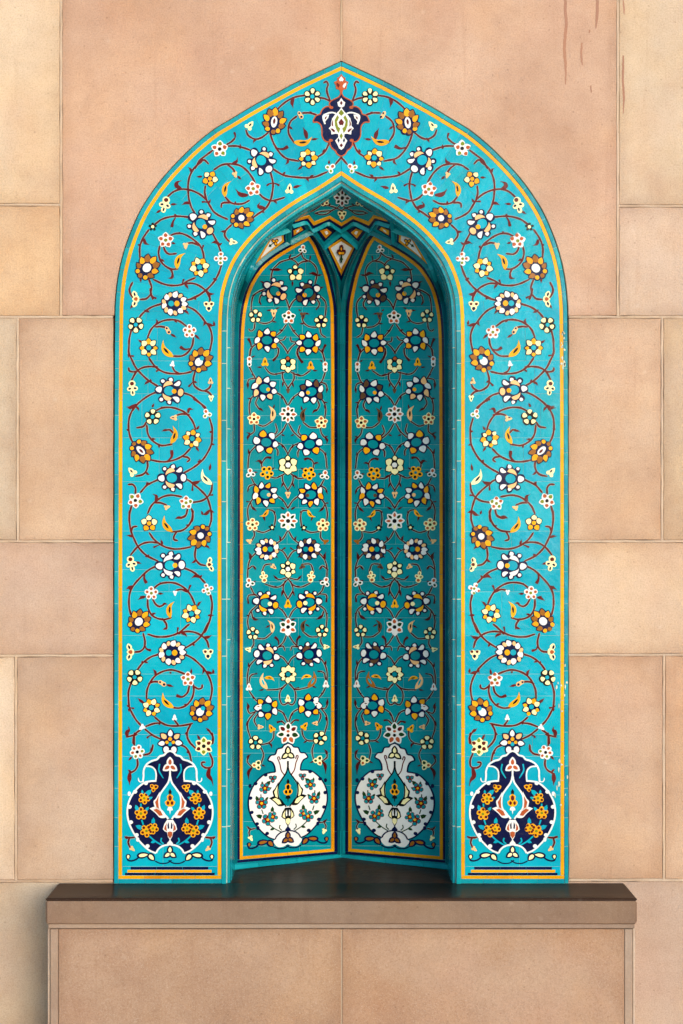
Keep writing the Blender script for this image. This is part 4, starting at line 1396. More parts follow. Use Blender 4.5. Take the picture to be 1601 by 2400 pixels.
# cartouche at the crown
def cart():
    f = 9.797
    M = lambda P: [(720 + x / f, 150 + y / f) for x, y in P]
    ax = (CX - 720) * f
    Mi = lambda P: [(2 * ax - x, y) for x, y in P]
    b = 0.0013
    d = ax - 790
    sh = lambda P: [(x + d, y) for x, y in P]
    edge = sh([(790, 660), (740, 760), (640, 815), (545, 870), (515, 940), (545, 985), (450, 990), (370, 1040), (325, 1110), (310, 1160), (215, 1195), (165, 1270), (148, 1345), (240, 1345), (310, 1395), (340, 1470), (345, 1560), (350, 1660), (400, 1760), (470, 1800), (530, 1800), (535, 1870), (580, 1945), (650, 2000), (690, 2070), (740, 2110), (790, 2130)])
    C = catmull(edge, 25)
    full = C + Mi(C)[::-1][1:-1]
    co = shape(arch, front, M(full), 'N', 'cartouche', b - .0004, b + 0.0012)
    for sd, mf in ((0, lambda P: P), (1, Mi)):
        e = 1e-5 * sd
        line(co, front, M(mf(edge)), 28 / f, 'r', 'cartouche_outline', b - .0004, b + 0.0020 + e)
        for kx, ky in ((560, 1010), (550, 1765)):
            shape(co, front, M(mf(sh([(kx + 48 * math.cos(a * .6283), ky + 34 * math.sin(a * .6283)) for a in range(10)]))), 'r', 'cartouche_knob', b, b + 0.0022 + e)
        body = sh([(790, 1010), (720, 1100), (640, 1165), (560, 1260), (530, 1360), (530, 1430), (470, 1490), (530, 1540), (540, 1630), (650, 1610), (710, 1620), (715, 1690), (635, 1770), (690, 1860), (730, 1940), (790, 1985)])
        body = [(ax + (x - ax) * 0.90, y) for x, y in body]
        shape(co, front, M(mf(body)), 'w', 'cartouche_lattice', b, b + 0.0018 + e)
        for P, c2 in (([(700, 1185), (740, 1240), (690, 1340), (715, 1450), (765, 1490), (735, 1600), (690, 1540), (645, 1420), (640, 1300)], 'g'), ([(605, 1280), (570, 1360), (570, 1420), (605, 1450), (600, 1380)], 'm'), ([(535, 1490), (600, 1495), (645, 1540), (635, 1585), (595, 1560)], 'm'), ([(725, 1705), (700, 1760), (725, 1825), (755, 1770)], 'N')):
            shape(co, front, M(mf(sh(P))), c2, 'cartouche_inlay', b, b + 0.0024 + e)
        line(co, front, M(mf(sh([(665, 1150), (600, 1128), (520, 1132), (440, 1160), (375, 1200), (380, 1290), (420, 1390)]))), 34 / f, 'w', 'cartouche_scroll', b, b + 0.0020 + e)
        shape(co, front, M(mf(sh([(510, 1170), (400, 1190), (375, 1250), (400, 1370), (450, 1290), (490, 1250)]))), 'w', 'cartouche_scroll', b, b + 0.0022 + e)
        shape(co, front, M(mf(sh([(465, 1210), (420, 1230), (410, 1290), (440, 1270)]))), 'm', 'cartouche_inlay', b, b + 0.0026 + e)
    for P, c2 in (([(790, 1055), (725, 1140), (790, 1205), (855, 1140)], 'g'), ([(790, 1600), (752, 1660), (790, 1745), (828, 1660)], 'g'), ([(790, 1265), (725, 1350), (755, 1425), (790, 1410), (825, 1425), (855, 1350)], 'm'), ([(790, 1830), (750, 1880), (790, 1925), (830, 1880)], 'm')):
        shape(co, front, M(sh(P)), c2, 'cartouche_inlay', b, b + 0.0025)
    for P in ([(790, 1225), (690, 1340), (740, 1460), (790, 1475), (840, 1460), (890, 1340)],):
        shape(co, front, M(sh(P)), 'w', 'cartouche_inlay', b, b + 0.00225)
    bo = shape(co, front, M(sh([(790, 790), (740, 870), (700, 890), (720, 980), (790, 1015), (860, 980), (880, 890), (840, 870)])), 'w', 'cartouche_bud', b, b + 0.0022)
    shape(co, front, M(sh([(790, 855), (758, 910), (790, 960), (822, 910)])), 'm', 'cartouche_inlay', b, b + 0.0027)
    # finial
    fo = shape(arch, front, M(sh([(790, 240), (740, 310), (695, 330), (700, 390), (620, 430), (660, 500), (670, 580), (750, 610), (765, 680), (815, 680), (830, 610), (910, 580), (920, 500), (955, 430), (880, 390), (885, 330), (840, 310)])), 'r', 'finial', b - .0003, b + 0.0021)
    for P, c2 in (([(790, 290), (738, 370), (760, 415), (790, 400), (820, 415), (845, 370)], 'w'), ([(685, 440), (680, 500), (730, 560), (755, 490)], 'm'), ([(905, 440), (850, 470), (820, 520), (850, 570), (900, 500)], 'w')):
        shape(fo, front, M(sh(P)), c2, 'finial_inlay', b, b + 0.0026)
cart()

# places where the glaze of the right border has flaked to the pale body
for x0, x1, y0, y1, k in ((1314, 1324, 772, 862, 13), (1304, 1330, 1500, 1680, 9), (1296, 1330, 1760, 1900, 10)):
    for _ in range(k):
        cx, cy = random.uniform(x0, x1), random.uniform(y0, y1)
        rx, ry = random.uniform(1.2, 3.4), random.uniform(2.0, 8.0)
        P = [(cx + rx * random.uniform(.5, 1.1) * math.cos(a * .785), cy + ry * random.uniform(.5, 1.1) * math.sin(a * .785)) for a in range(8)]
        V, F = [], []
        prism(V, F, P, front, 0.0, 0.00345)
        obj('glaze_chip', V, F, MAT['j'], arch)

# ---------------------------------------------------------------- the niche: two tall panels meeting in the corner, and the vault
panel = thing('niche_tile_panel', 'tall turquoise floral tile panel with a white vase, left half of the niche', 'tile panel', 'tile panels inside the niche')
vault = thing('niche_vault', 'ribbed turquoise vault at the head of the niche with amber and navy kites', 'vault')

def sheet(x0, x1, y0, y1, parent, mat, name, step=7.0, h=0.0):
    nx, ny = max(1, int((x1 - x0) / step)), max(1, int((y1 - y0) / step))
    V, F = [], []
    for j in range(ny + 1):
        for i in range(nx + 1):
            V.append(niche(x0 + (x1 - x0) * i / nx, y0 + (y1 - y0) * j / ny, h))
    for j in range(ny):
        for i in range(nx):
            a = j * (nx + 1) + i
            F.append((a, a + nx + 1, a + nx + 2, a + 1))
    return obj(name, V, F, mat, parent, smooth=True)
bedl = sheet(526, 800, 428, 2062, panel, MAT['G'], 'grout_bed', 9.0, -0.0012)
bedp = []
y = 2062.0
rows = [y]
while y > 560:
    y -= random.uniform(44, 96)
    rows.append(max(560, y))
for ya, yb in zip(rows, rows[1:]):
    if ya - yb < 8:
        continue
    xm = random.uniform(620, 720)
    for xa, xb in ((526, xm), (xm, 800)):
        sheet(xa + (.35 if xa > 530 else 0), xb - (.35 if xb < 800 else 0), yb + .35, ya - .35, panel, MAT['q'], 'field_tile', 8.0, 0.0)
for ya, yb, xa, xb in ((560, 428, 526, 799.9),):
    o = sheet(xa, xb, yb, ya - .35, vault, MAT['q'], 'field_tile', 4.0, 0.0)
    mirror_copy(o, vault)

def nstrips(name, P, d0, d1, c, parent, piece, h1=0.0022, h0=-0.001, gap=0.7, ends=None, both=False):
    A, B = offset(P, d0), offset(P, d1)
    return strips(name, A, B, piece, MAT[c], parent, niche, h0, h1, gap, both)

def rib(name, P, w, h, parent, piece=60, both=True, c='T', base=-0.001):
    """a raised rib with a ridge along its middle, cut into tiles"""
    C = resample(catmull(P, 3), 5.0)
    N = normals(C)
    k = 0
    step = max(2, int(piece / 5))
    while k < len(C) - 1:
        k2 = min(len(C) - 1, k + step + random.randint(-2, 3))
        if len(C) - 1 - k2 < 3:
            k2 = len(C) - 1
        V, F = [], []
        for i in range(k, k2 + 1):
            p, v = C[i], N[i]
            if i == k and k > 0:
                p = lerp(C[i], C[i + 1], .06)
            if i == k2 and k2 < len(C) - 1:
                p = lerp(C[i], C[i - 1], .06)
            for o_, hh in ((-.5, base), (-.5, h * .35), (-.06, h), (.06, h), (.5, h * .35), (.5, base)):
                V.append(niche(p[0] + v[0] * w * o_, p[1] + v[1] * w * o_, hh))
        for i in range(k2 - k):
            for u in range(5):
                F.append((i * 6 + u, i * 6 + u + 1, i * 6 + 7 + u, i * 6 + 6 + u))
        F.append((5, 4, 3, 2, 1, 0)); m = (k2 - k) * 6
        F.append((m, m + 1, m + 2, m + 3, m + 4, m + 5))
        o = obj(name, V, F, MAT[c], parent)
        if both:
            mirror_copy(o, parent)
        k = k2

# borders of the left panel (outer edge of the yellow line, clockwise from the lower left)
PL = [(561, 2014.6), (561, 1700), (561.5, 1300), (562, 1000), (563, 840), (565, 765), (572, 712), (586, 667), (611, 628), (640, 603), (676, 580), (724, 552)]
PR = [(724, 552), (739, 575), (753, 609), (765, 641), (774, 678), (780, 712), (782, 756), (783, 900), (783, 1300), (783, 1700), (783, 1995.5)]
PB = [(783, 1995.5), (700, 2002.7), (630, 2008.7), (561, 2014.6)]
for P in (PL, PR):
    C = resample(catmull(P, 3.0), 6.0)
    nstrips('yellow_strip_tile', C, 0.3, 7.2, 'O', panel, 70, 0.0026)
    nstrips('navy_strip_tile', C, -6.6, -0.5, 'N', panel, 62, 0.0032)
nstrips('yellow_strip_tile', resample(PB, 6), 0.3, 7.0, 'O', panel, 60, 0.0028)
nstrips('navy_strip_tile', resample([(789, 1995), (561 - 6, 2015.6)], 6), -6.2, -0.6, 'N', panel, 55, 0.0034)
nstrips('plinth_tile', resample([(800, 1998.5), (545, 2023.5)], 6), -12.5, -2.5, 'T', panel, 85, 0.010)
# ribs: outer edge of the panel, the two rolls in the corner
rib('rib_tile', [(551, 2022), (551, 1700), (551.5, 1300), (552, 1000), (553, 840), (555.5, 760), (562, 710), (576, 664), (600, 622), (632, 594), (668, 572), (700, 556), (728, 543)], 8.0, 0.014, panel, 60, False, 'Q')
rib('rib_tile', [(794.3, 2000), (794.3, 1300), (794.3, 900), (794.0, 760), (792, 700), (786, 655), (776, 622), (762, 592), (748, 566), (731, 543)], 9.3, 0.024, panel, 64, False, 'Q')

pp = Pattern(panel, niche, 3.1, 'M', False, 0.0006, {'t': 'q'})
pp.parse(540, 560, 5.6, """
G 945 135 68 -80 w rdd; F 850 440 118 -90 cCCCc t; C 580 680 158 35 wp y; C 1015 705 158 150 wu y; A 325 1012 94 -90 5; A 1185 1085 94 -90 5 N; b 565 965 66 90 p N; b 950 1000 62 90 u N
B 760 1030 100 -90 K rdrrd; O 480 1330 150 0 wywywywy; O 1015 1370 148 180 wywywywy; b 465 1330 40 0 p -; b 1030 1375 40 20 u -
s 930,185 870,230 770,265 660,300 600,350 555,400 540,460 530,525; l 770,250 795,195; l 565,410 500,390; l 565,405 620,400 680,405; s 790,260 850,290 885,335
s 930,185 950,240 1000,280 1050,295 1110,350 1140,430 1130,500 1110,580; k 1040,285 1050,220; l 1140,480 1090,450 1030,452; l 1140,480 1200,465; s 885,335 940,300 1010,290
l 815,555 810,625; l 450,580 390,550; l 1160,650 1225,625; s 440,660 370,690 300,745 275,850 270,940; l 330,720 285,745; s 450,700 395,750 380,820; k 380,800 400,865
s 690,745 735,800 770,910; s 880,770 820,820 770,910; s 1140,730 1200,770 1250,840 1250,950 1235,1035; s 1120,770 1165,840 1155,890; k 1160,880 1120,930
s 390,1100 460,1110 540,1080 575,1025; l 550,1080 605,1095; l 525,935 475,940; l 600,915 645,900; s 320,1105 310,1180 270,1210 250,1195
s 1110,1160 1030,1150 960,1100 940,1045; l 960,1110 905,1115; l 920,945 890,920; l 980,975 1040,990; s 1175,1180 1190,1250 1235,1285
s 725,1135 670,1210 610,1260; l 640,1190 700,1210; s 780,1135 830,1215 890,1280; l 810,1210 860,1200; s 345,1370 280,1430 255,1530; k 275,1420 260,1360 232,1305
s 620,1330 690,1400 750,1490; s 875,1355 800,1420 750,1490; s 620,1335 690,1325 715,1295; s 870,1355 800,1345 790,1305; s 595,1400 630,1460 615,1530 570,1575; s 895,1420 870,1490 890,1560
s 1140,1430 1200,1490 1230,1568; k 1210,1490 1225,1430 1250,1385
""")
pp.parse(540, 820, 5.6, """
G 245 155 78 -90 w rd; G 1240 225 78 -90 w rd; b 450 170 74 -90 y K; b 1050 215 74 -90 y K; F 752 190 118 -90 rCCCCC t; O 450 510 156 15 wpwpwpww y; O 1050 552 154 165 wuwuwuww y
B 305 908 94 -90 K rrrrr c; B 1190 955 94 -90 K rrrrr c; Y 540,935 500,735 p -1; Y 960,945 1000,760 u 1; B 752 845 124 -90 K rdrdrdrd; O 470 1215 150 10 wywwyw; O 1030 1240 150 170 wywwyw
s 260,0 250,80; l 275,100 325,75; s 250,230 290,310 345,410; l 285,310 300,345; s 300,375 240,390 225,440; l 225,420 230,512; s 460,240 510,300 580,320 700,295; l 570,320 640,315; l 410,230 345,225
s 800,295 860,325 940,340 1035,280; l 860,320 925,335; l 1085,270 1145,275; s 1200,0 1235,150; l 1205,155 1175,132; s 1240,300 1205,400 1150,465; s 1200,430 1250,450 1270,510; l 1268,495 1260,568
s 630,0 620,70; k 625,60 590,110 555,145; s 875,0 890,80; k 885,60 910,120 948,172; s 680,310 690,390 755,505; s 830,310 830,390 755,505; l 690,420 680,488; l 810,430 830,495; b 755 535 42 90 u -
s 600,560 680,610 740,715; l 670,600 680,655; s 900,570 820,630 765,715; l 830,610 820,655; s 345,565 270,640 245,740 255,850; l 270,640 220,635; l 260,660 255,710; s 355,630 330,700 370,770; l 360,765 400,780 432,808
s 1150,610 1220,680 1250,780 1235,900; l 1220,690 1275,692; l 1240,710 1235,770; s 1140,660 1165,730 1135,790; l 1140,785 1100,800 1072,838
s 370,985 440,1000 540,940; s 310,990 310,1070 260,1110; l 270,1110 210,1080; l 255,1110 225,1150 230,1190; l 565,770 575,715; l 940,790 925,735; s 1135,1020 1040,1015 965,960; s 1180,1030 1195,1100 1230,1145; l 1230,1150 1280,1130; l 1240,1150 1270,1190 1260,1232
s 730,980 680,1070 595,1145; l 670,1110 712,1132; s 770,980 830,1080 920,1160; l 830,1110 788,1132; s 560,1130 610,1070 595,985; s 940,1140 890,1080 910,1005; l 690,1040 680,1090
s 335,1260 255,1350 235,1450 230,1540; l 245,1370 232,1298; s 605,1210 690,1260 750,1360; l 670,1240 690,1290; s 895,1225 810,1270 755,1360; l 820,1240 815,1290
s 585,1280 620,1320 620,1372; s 910,1300 885,1340 885,1388; s 410,1530 410,1490 450,1425; k 430,1450 480,1410 535,1420; l 410,1500 380,1455 330,1468; s 1160,1290 1240,1370 1265,1540; l 1245,1400 1252,1340; s 1090,1530 1090,1480 1060,1440; k 1080,1460 1020,1425 965,1438; l 1095,1500 1130,1480 1165,1490
""")
pp.parse(540, 1080, 5.6, """
G 260 165 78 -100 w rdd; G 1235 192 78 -80 w rdd; R 475 155 98 -60 t KKKKK y; R 1025 168 98 -60 t KKKKK y; F 752 55 140 -90 cCCCCC w; b 752 440 58 90 p N; O 458 440 156 10 wywywywyw p; O 1045 448 154 170 wywywywyw u
Y 495,640 380,725 y 1; Y 1010,645 1115,735 y -1; B 752 790 136 -90 K rdrdcdrd; R 285 838 94 -90 d rrrrr c; R 1210 845 94 -90 d rrrrr c; K 543 875 46 -90; K 960 880 46 -90; b 245 1055 52 200 p -; b 1245 1060 52 -20 n -
c 480 1160 154 180 wp; c 1020 1160 154 0 wu; F 750 1420 122 -90 cCcCCc w; b 560 1388 52 40 p N; b 940 1388 52 140 u N; G 435 1530 84 -100 c rrdr; G 1055 1525 84 -80 c rrdr
s 280,235 320,310 375,345; s 315,310 250,330 230,370; l 235,350 225,415; l 305,150 358,150; s 1220,260 1180,330 1125,365; s 1190,330 1240,360 1255,390; l 1250,370 1272,440; l 1190,170 1142,176
s 525,210 600,225 695,180; l 620,215 680,190; s 805,180 880,230 980,225; l 820,190 890,220; l 540,115 582,85; l 955,110 918,92; s 680,200 690,280 750,385; s 820,200 815,280 755,385; l 690,290 665,352; l 810,290 842,355
s 610,460 690,520 745,610; l 680,500 690,540; s 890,465 820,520 760,610; s 335,470 270,530 225,640 235,785; k 265,540 208,535; s 265,550 280,610; l 275,600 300,625 345,662; s 1160,480 1230,550 1270,680 1260,800; k 1230,560 1282,552; s 1235,580 1210,630; l 1225,610 1190,645 1155,672
s 495,640 560,660 590,740 580,830; l 575,690 585,655; l 430,720 455,792; s 1010,650 940,660 920,740 930,850; l 930,690 915,655; l 1080,730 1055,792; s 345,920 430,940 520,905; s 305,920 315,980 275,1050; s 1150,930 1050,940 980,910; s 1185,930 1180,1000 1215,1050
l 710,640 650,600; l 795,640 858,600; s 740,935 690,1020 610,1080; l 650,1050 655,1010 632,980; s 770,935 820,1020 900,1085; l 850,1050 850,1010 872,990
s 340,1200 260,1290 230,1400 225,1540; l 260,1300 260,1240 232,1198; s 235,1420 290,1380 320,1400; l 300,1385 335,1435; s 620,1160 690,1190 750,1285; k 660,1180 722,1138; s 880,1165 810,1200 755,1285; k 840,1180 782,1140
s 1150,1200 1230,1290 1265,1400 1265,1510; l 1235,1300 1235,1240 1252,1198; s 1265,1420 1210,1380 1180,1400; l 1200,1385 1165,1435; l 580,1235 622,1278; l 920,1235 882,1272; s 520,1355 450,1370 415,1450; s 970,1355 1050,1360 1085,1450
s 720,1540 640,1560 600,1540; l 620,1555 590,1530 562,1498; s 780,1540 870,1560 900,1540; l 880,1555 910,1530 938,1498
""")
pp.parse(540, 1340, 5.6, """
G 250 148 80 -110 w rdd; G 1240 138 80 -70 w rdd; C 460 412 156 10 wy c; C 1030 402 154 170 wy c; b 752 430 76 -90 y K; B 752 725 126 -90 K rdrwrd; A 290 808 90 -90 5; A 1200 778 90 -90 5
Y 545,800 488,638 p -1; Y 955,790 1000,630 u 1; b 235 1020 54 190 c m; b 1250 985 54 0 c m; C 472 1100 158 190 wp; C 1030 1085 156 -10 wu; F 752 1345 128 -90 CCcCCcCC t; Y 480,1540 430,1330 p 1 t; Y 1010,1520 1090,1310 n -1 t; Y 445,1395 575,1435 y 1; Y 1060,1375 930,1415 y -1; b 240 1520 66 -90 w r; b 1250 1480 66 -90 w r
s 225,0 225,70; s 1265,0 1265,60; l 295,130 338,122; l 1205,115 1158,115; s 265,205 305,285 350,325; s 320,300 240,310 225,360; k 228,340 235,420; s 1220,195 1200,250 1150,300; s 1170,290 1250,300 1265,340; k 1262,320 1258,400
s 465,165 570,200 660,190 750,100; l 570,195 620,200; s 1040,150 930,200 830,180 760,100; l 870,190 920,200; s 710,135 690,230 750,360; s 795,140 820,240 755,360; l 690,240 668,325; l 815,250 840,320
s 605,450 690,520 740,600; l 670,490 690,530; s 890,450 820,510 770,600; s 340,450 260,530 225,640 235,735; l 240,575 205,575; s 275,530 290,600; l 285,590 320,625 375,632; s 1160,435 1240,500 1265,600 1255,715; l 1255,550 1280,550; s 1220,530 1205,580; l 1210,570 1170,605 1120,628
s 355,875 450,875 545,800; l 515,705 455,738; s 1130,855 1040,850 955,790; l 985,690 1042,722; s 300,885 305,950 275,1005; s 1190,855 1185,920 1215,975; l 710,635 642,620; l 795,635 858,615
s 730,840 690,930 600,1010; k 635,960 625,900 580,855; s 640,985 690,975 710,1020; s 770,840 830,930 910,1010; k 870,960 875,890 918,842; s 870,985 810,980 795,1015
s 335,1140 255,1230 225,1340 220,1470; l 245,1260 232,1188; s 240,1465 260,1370 300,1345; k 290,1350 350,1335; s 610,1095 690,1130 750,1205; s 890,1080 810,1130 760,1205; s 1160,1120 1230,1200 1265,1310 1265,1420; l 1240,1230 1255,1155; s 1245,1400 1230,1330 1190,1310; k 1200,1315 1142,1305
l 540,1190 582,1242; l 960,1180 918,1228; s 720,1490 640,1540 490,1550; k 650,1530 605,1545; s 785,1490 860,1545 1010,1520; k 850,1530 900,1520; l 435,1545 372,1560; l 1075,1500 1130,1525
""")
pp.parse(540, 1600, 5.6, """
O 462 330 144 180 wywywyw; O 1045 300 144 0 wywywyw; b 375 312 56 180 w n; b 1118 272 56 0 w m; b 752 215 62 -90 c n; V 752 665 140 -90 w rdmdmdr K; b 385 580 52 0 p N; b 540 605 70 -120 y K; b 968 575 70 -55 y K; b 1115 532 50 180 p N; A 325 788 100 -90 5; A 1170 728 100 -70 5; G 345 1082 84 -60 c ddr; G 1150 1022 84 -60 c drd
s 255,125 300,190 350,245; l 290,175 305,215; s 1240,80 1200,150 1150,205; l 1205,130 1190,165; s 720,30 650,120 650,230 690,290 750,265; s 790,30 850,120 850,230 810,290 755,265
s 330,380 250,400 220,330; l 222,350 235,310 215,258; s 320,390 240,490 225,600 265,730; l 230,500 205,572; s 350,420 310,490 340,560; s 600,350 690,400 750,520; l 690,390 720,450; s 895,340 810,400 765,520; l 820,390 800,440
s 1170,330 1240,340 1270,290; l 1265,300 1275,208; s 1190,340 1250,420 1270,530 1235,665; l 1250,450 1265,515; s 1140,360 1185,430 1160,510; s 420,810 500,790 560,730 570,630; l 500,800 530,810 540,860; s 1085,765 1000,755 950,690 935,600; l 1000,765 955,790
s 720,550 680,510; k 700,530 660,508 608,522; s 790,540 830,500; k 815,515 850,490 898,495; s 405,865 435,950 400,1060; l 410,1080 458,1098; s 270,1095 220,1040 225,990; l 222,1010 235,960 270,940; s 1090,820 1070,900 1090,1010; l 1090,1030 1038,1055; s 1215,1020 1265,980 1265,930; l 1268,950 1255,900 1225,872
""")
pp.parse(520, 1720, 5.2267, """
l 370,410 325,470 330,565; l 1215,330 1262,380 1270,492; s 395,1160 340,1170 320,1150; l 340,1165 300,1125; s 345,1170 330,1210 340,1250; s 1190,1085 1250,1080; l 1240,1085 1292,1040; s 1250,1085 1275,1130 1265,1160; b 350 1275 46 60 c -; b 1250 1188 46 110 c -
R 522 665 76 -60 y ttttt m; R 482 850 84 -90 y ttttt m; R 558 1050 82 -60 y ttttt m; R 618 1015 72 -60 y ttttt m; G 620 548 66 -30 m ttt
R 1080 620 74 -60 y ttttt m; R 1125 790 80 -90 y ttttt m; R 1050 1005 80 -60 y ttttt m; R 998 975 70 -60 y ttttt m; G 985 520 62 210 m ttt
""")
pp.build()
def MV(x, y):
    xx = 805 + (x - 727) * 0.925
    yy = 112 + (y - 205) * 0.934 - 0.075 * (xx - 805)
    return (520 + xx / 5.2267, 1720 + yy / 5.2267)
vase(panel, niche, MV, 0.0006, False)

# ---- vault: zigzag, kites, small panes, ribs
def vshape(poly, c, name, h1, parent=vault, both=True, h0=-0.001):
    V, F = [], []
    prism(V, F, poly, niche, h0, h1)
    o = obj(name, V, F, MAT[c], parent)
    if both:
        mirror_copy(o, parent)
    return o
ZZ = [(690, 518.5), (721, 510), (734.5, 527.5), (772, 511.5), (799.9, 529)]
ZI = [(697.5, 511.5), (724.5, 504), (737, 519), (773, 505.5), (799.9, 522)]
ZN = [(686, 525.5), (718, 516.8), (733, 534.5), (771, 517.5), (799.9, 536)]
for k in range(4):
    for a, b_, c, nm in ((ZI, ZZ, 'O', 'yellow_zigzag_tile'), (ZZ, ZN, 'N', 'navy_zigzag_tile')):
        pa = [lerp(a[k], a[k + 1], t / 4) for t in range(5)]
        pb = [lerp(b_[k], b_[k + 1], t / 4) for t in range(5)]
        pa[0] = lerp(pa[0], pa[1], .03); pb[0] = lerp(pb[0], pb[1], .03)
        V, F = [], []
        ribbon(V, F, pa, pb, niche, -0.001, 0.003 if c == 'O' else 0.0036)
        o = obj(nm, V, F, MAT[c], vault)
        mirror_copy(o, vault)
vshape([(697.5, 511.5), (690, 518.5), (692.5, 505), (698.5, 499)], 'O', 'yellow_zigzag_tile', 0.003)
vshape([(690, 518.5), (685.5, 525), (686.5, 508), (692.5, 503)], 'N', 'navy_zigzag_tile', 0.0036)
def pane(outer, inner, dot, name='vault_pane'):
    o = vshape(outer, 'N', name, 0.002)
    V, F = [], []
    prism(V, F, inner, niche, 0, 0.0032)
    i_ = obj('pane_inlay', V, F, MAT['O'], o)
    V, F = [], []
    prism(V, F, dot, niche, 0, 0.0044)
    d_ = obj('pane_dot', V, F, MAT['w'], o)
    for ch in vault.children:
        if ch.scale[0] < 0 and ch.data == o.data:
            mirror_child(i_, ch); mirror_child(d_, ch)
pane([(741, 540), (767, 530), (788, 540), (759.5, 566)], [(749.5, 540), (765.5, 535), (777, 543.5), (763, 557.5)], [(760, 541), (766, 540), (769, 545), (764, 549)])
pane([(682, 538), (710, 527), (717, 536.5), (682, 558.5)], [(687, 539.5), (705, 530.6), (710, 537), (688, 550)], [(694, 539), (701, 536), (699, 540), (693.5, 543.5)])
pane([(643, 541), (667, 526), (672, 519), (671, 533)], [(649, 534.5), (665, 522.5), (664.6, 531)], [(657, 530.5), (661.5, 527.5), (661, 530.5)])
def kite(white, mid, dark, fl, half):
    """a kite-shaped pane with its amber border, white field and a small flower; half: the one in the corner folds along its axis"""
    o = vshape(dark, 'N', 'kite_pane', 0.002, both=False)
    parts = []
    def add(P, c, h, nm):
        V, F = [], []
        prism(V, F, P, niche, 0, h)
        parts.append(obj(nm, V, F, MAT[c], o))
    add(mid, 'O', .0032, 'kite_border')
    add(white, 'w', .0042, 'kite_field')
    fx, fy, s, an = fl
    up = 0.006 if half else 0.0
    def rotp(x, y):
        c, q = math.cos(an), math.sin(an)
        return (fx + (x * c - y * q) * s, fy + (x * q + y * c) * s)
    def pt(poly, c, h, nm):
        add([rotp(x, y) for x, y in poly], c, h + up, nm)
    if not half:
        sil = silhouette([petal(R(a), 5, 11.5, 9, 'o', 16) for a in (-90, 25, 155)], 3)
        pt(sil, 'M', .0050, 'kite_flower')
        for a in (-90, 25, 155):
            pt(petal(R(a), 5, 6.5, 5.5), 'y', .0056, 'kite_petal')
        pt([(-1, 5), (1, 5), (1, 14), (-1, 14)], 'd', .0048, 'kite_stem')
        pt([(0, 12), (-4, 16), (0, 22), (4, 16)], 'd', .0050, 'kite_leaf')
    else:
        pt([(0, -11), (-3.5, -9.5), (-5, -5), (-4, -2), (-8.5, -1), (-9.5, 3), (-6, 7), (0, 6)], 'M', .0050, 'kite_flower')
        pt([(0, -8.5), (-2.2, -7.5), (-3, -4.5), (0, -1.6)], 'y', .0056, 'kite_petal')
        pt([(-1.4, 1.2), (-5, .2), (-7.3, 2), (-5.5, 5), (-1.4, 4.4)], 'y', .0056, 'kite_petal')
        pt([(-1, 5), (0, 5), (0, 14), (-1, 14)], 'd', .0048, 'kite_stem')
        pt([(0, 12), (-4, 16), (0, 22)], 'd', .0050, 'kite_leaf')
    m = mirror_copy(o, vault)
    for p in parts:
        mirror_child(p, m)
E_ = CX - 0.02
kite([(E_, 564), (774.5, 580), (E_, 629)], [(E_, 557.5), (768.5, 577.5), (E_, 645)], [(E_, 551), (763, 575), (778, 607), (E_, 660)], (E_, 585, 1.25, 0), True)
kite([(658, 550), (659, 562), (609.6, 603.5), (634.5, 559.5)], [(662.5, 545), (664.5, 565), (592, 622), (632, 557)], [(668.5, 541.5), (669, 569), (645, 590), (590, 630), (588, 627), (630, 553)], (643, 565, 0.9, R(52)), False)
rib('vault_rib', [(799.4, 541), (785, 532), (770, 522), (750, 531), (732, 540)], 7.5, 0.014, vault, 40)
rib('vault_rib', [(731, 541), (724, 530), (716, 519.5), (700, 523.5), (684, 528)], 7.0, 0.014, vault, 40)
rib('vault_rib', [(799.2, 546), (785, 557), (770, 570), (760, 580)], 7.5, 0.014, vault, 40)
rib('vault_rib', [(731, 543), (716, 549), (700, 557), (679, 568)], 7.0, 0.0145, vault, 40)
rib('vault_rib', [(680.5, 512), (678, 530), (677.5, 545), (676, 566)], 7.5, 0.015, vault, 40)
rib('vault_rib', [(678, 536), (660, 543), (645, 547), (628, 553)], 7.0, 0.0145, vault, 40)
rib('vault_rib', [(627, 556), (612, 580), (598, 604), (586, 630), (577, 656)], 7.0, 0.012, vault, 40)
# flowers on the crown of the vault
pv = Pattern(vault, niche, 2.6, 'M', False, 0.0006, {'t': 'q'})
VT = """
s 770,645 740,680 700,705 630,740; s 530,650 600,665 690,690 750,720 795,750; l 560,655 510,670; l 590,655 625,632; s 470,640 440,680 390,710 330,745 250,755; l 215,780 160,820; l 430,625 380,650; s 630,740 540,745 450,755 400,775; s 630,745 560,790 470,800 400,780; l 780,425 720,410
"""
pv.parse(680, 380, 6.533, VT + mir(VT, 784 + 0) + """
B 800 540 142 -90 K mdmdmdmd; R 515 580 92 -30 d mmmmm c; R 1082 590 92 210 d mmmmm c; G 255 735 66 -35 w KK; G 1342 755 66 215 w KK; G 795 800 92 90 c rdd
""")
pv.build()

# ---- the right panel is the left one mirrored
panel_r = thing('niche_tile_panel', 'tall turquoise floral tile panel with a white vase, right half of the niche', 'tile panel', 'tile panels inside the niche')
for ch in list(panel.children):
    mirror_tree(ch, panel_r)

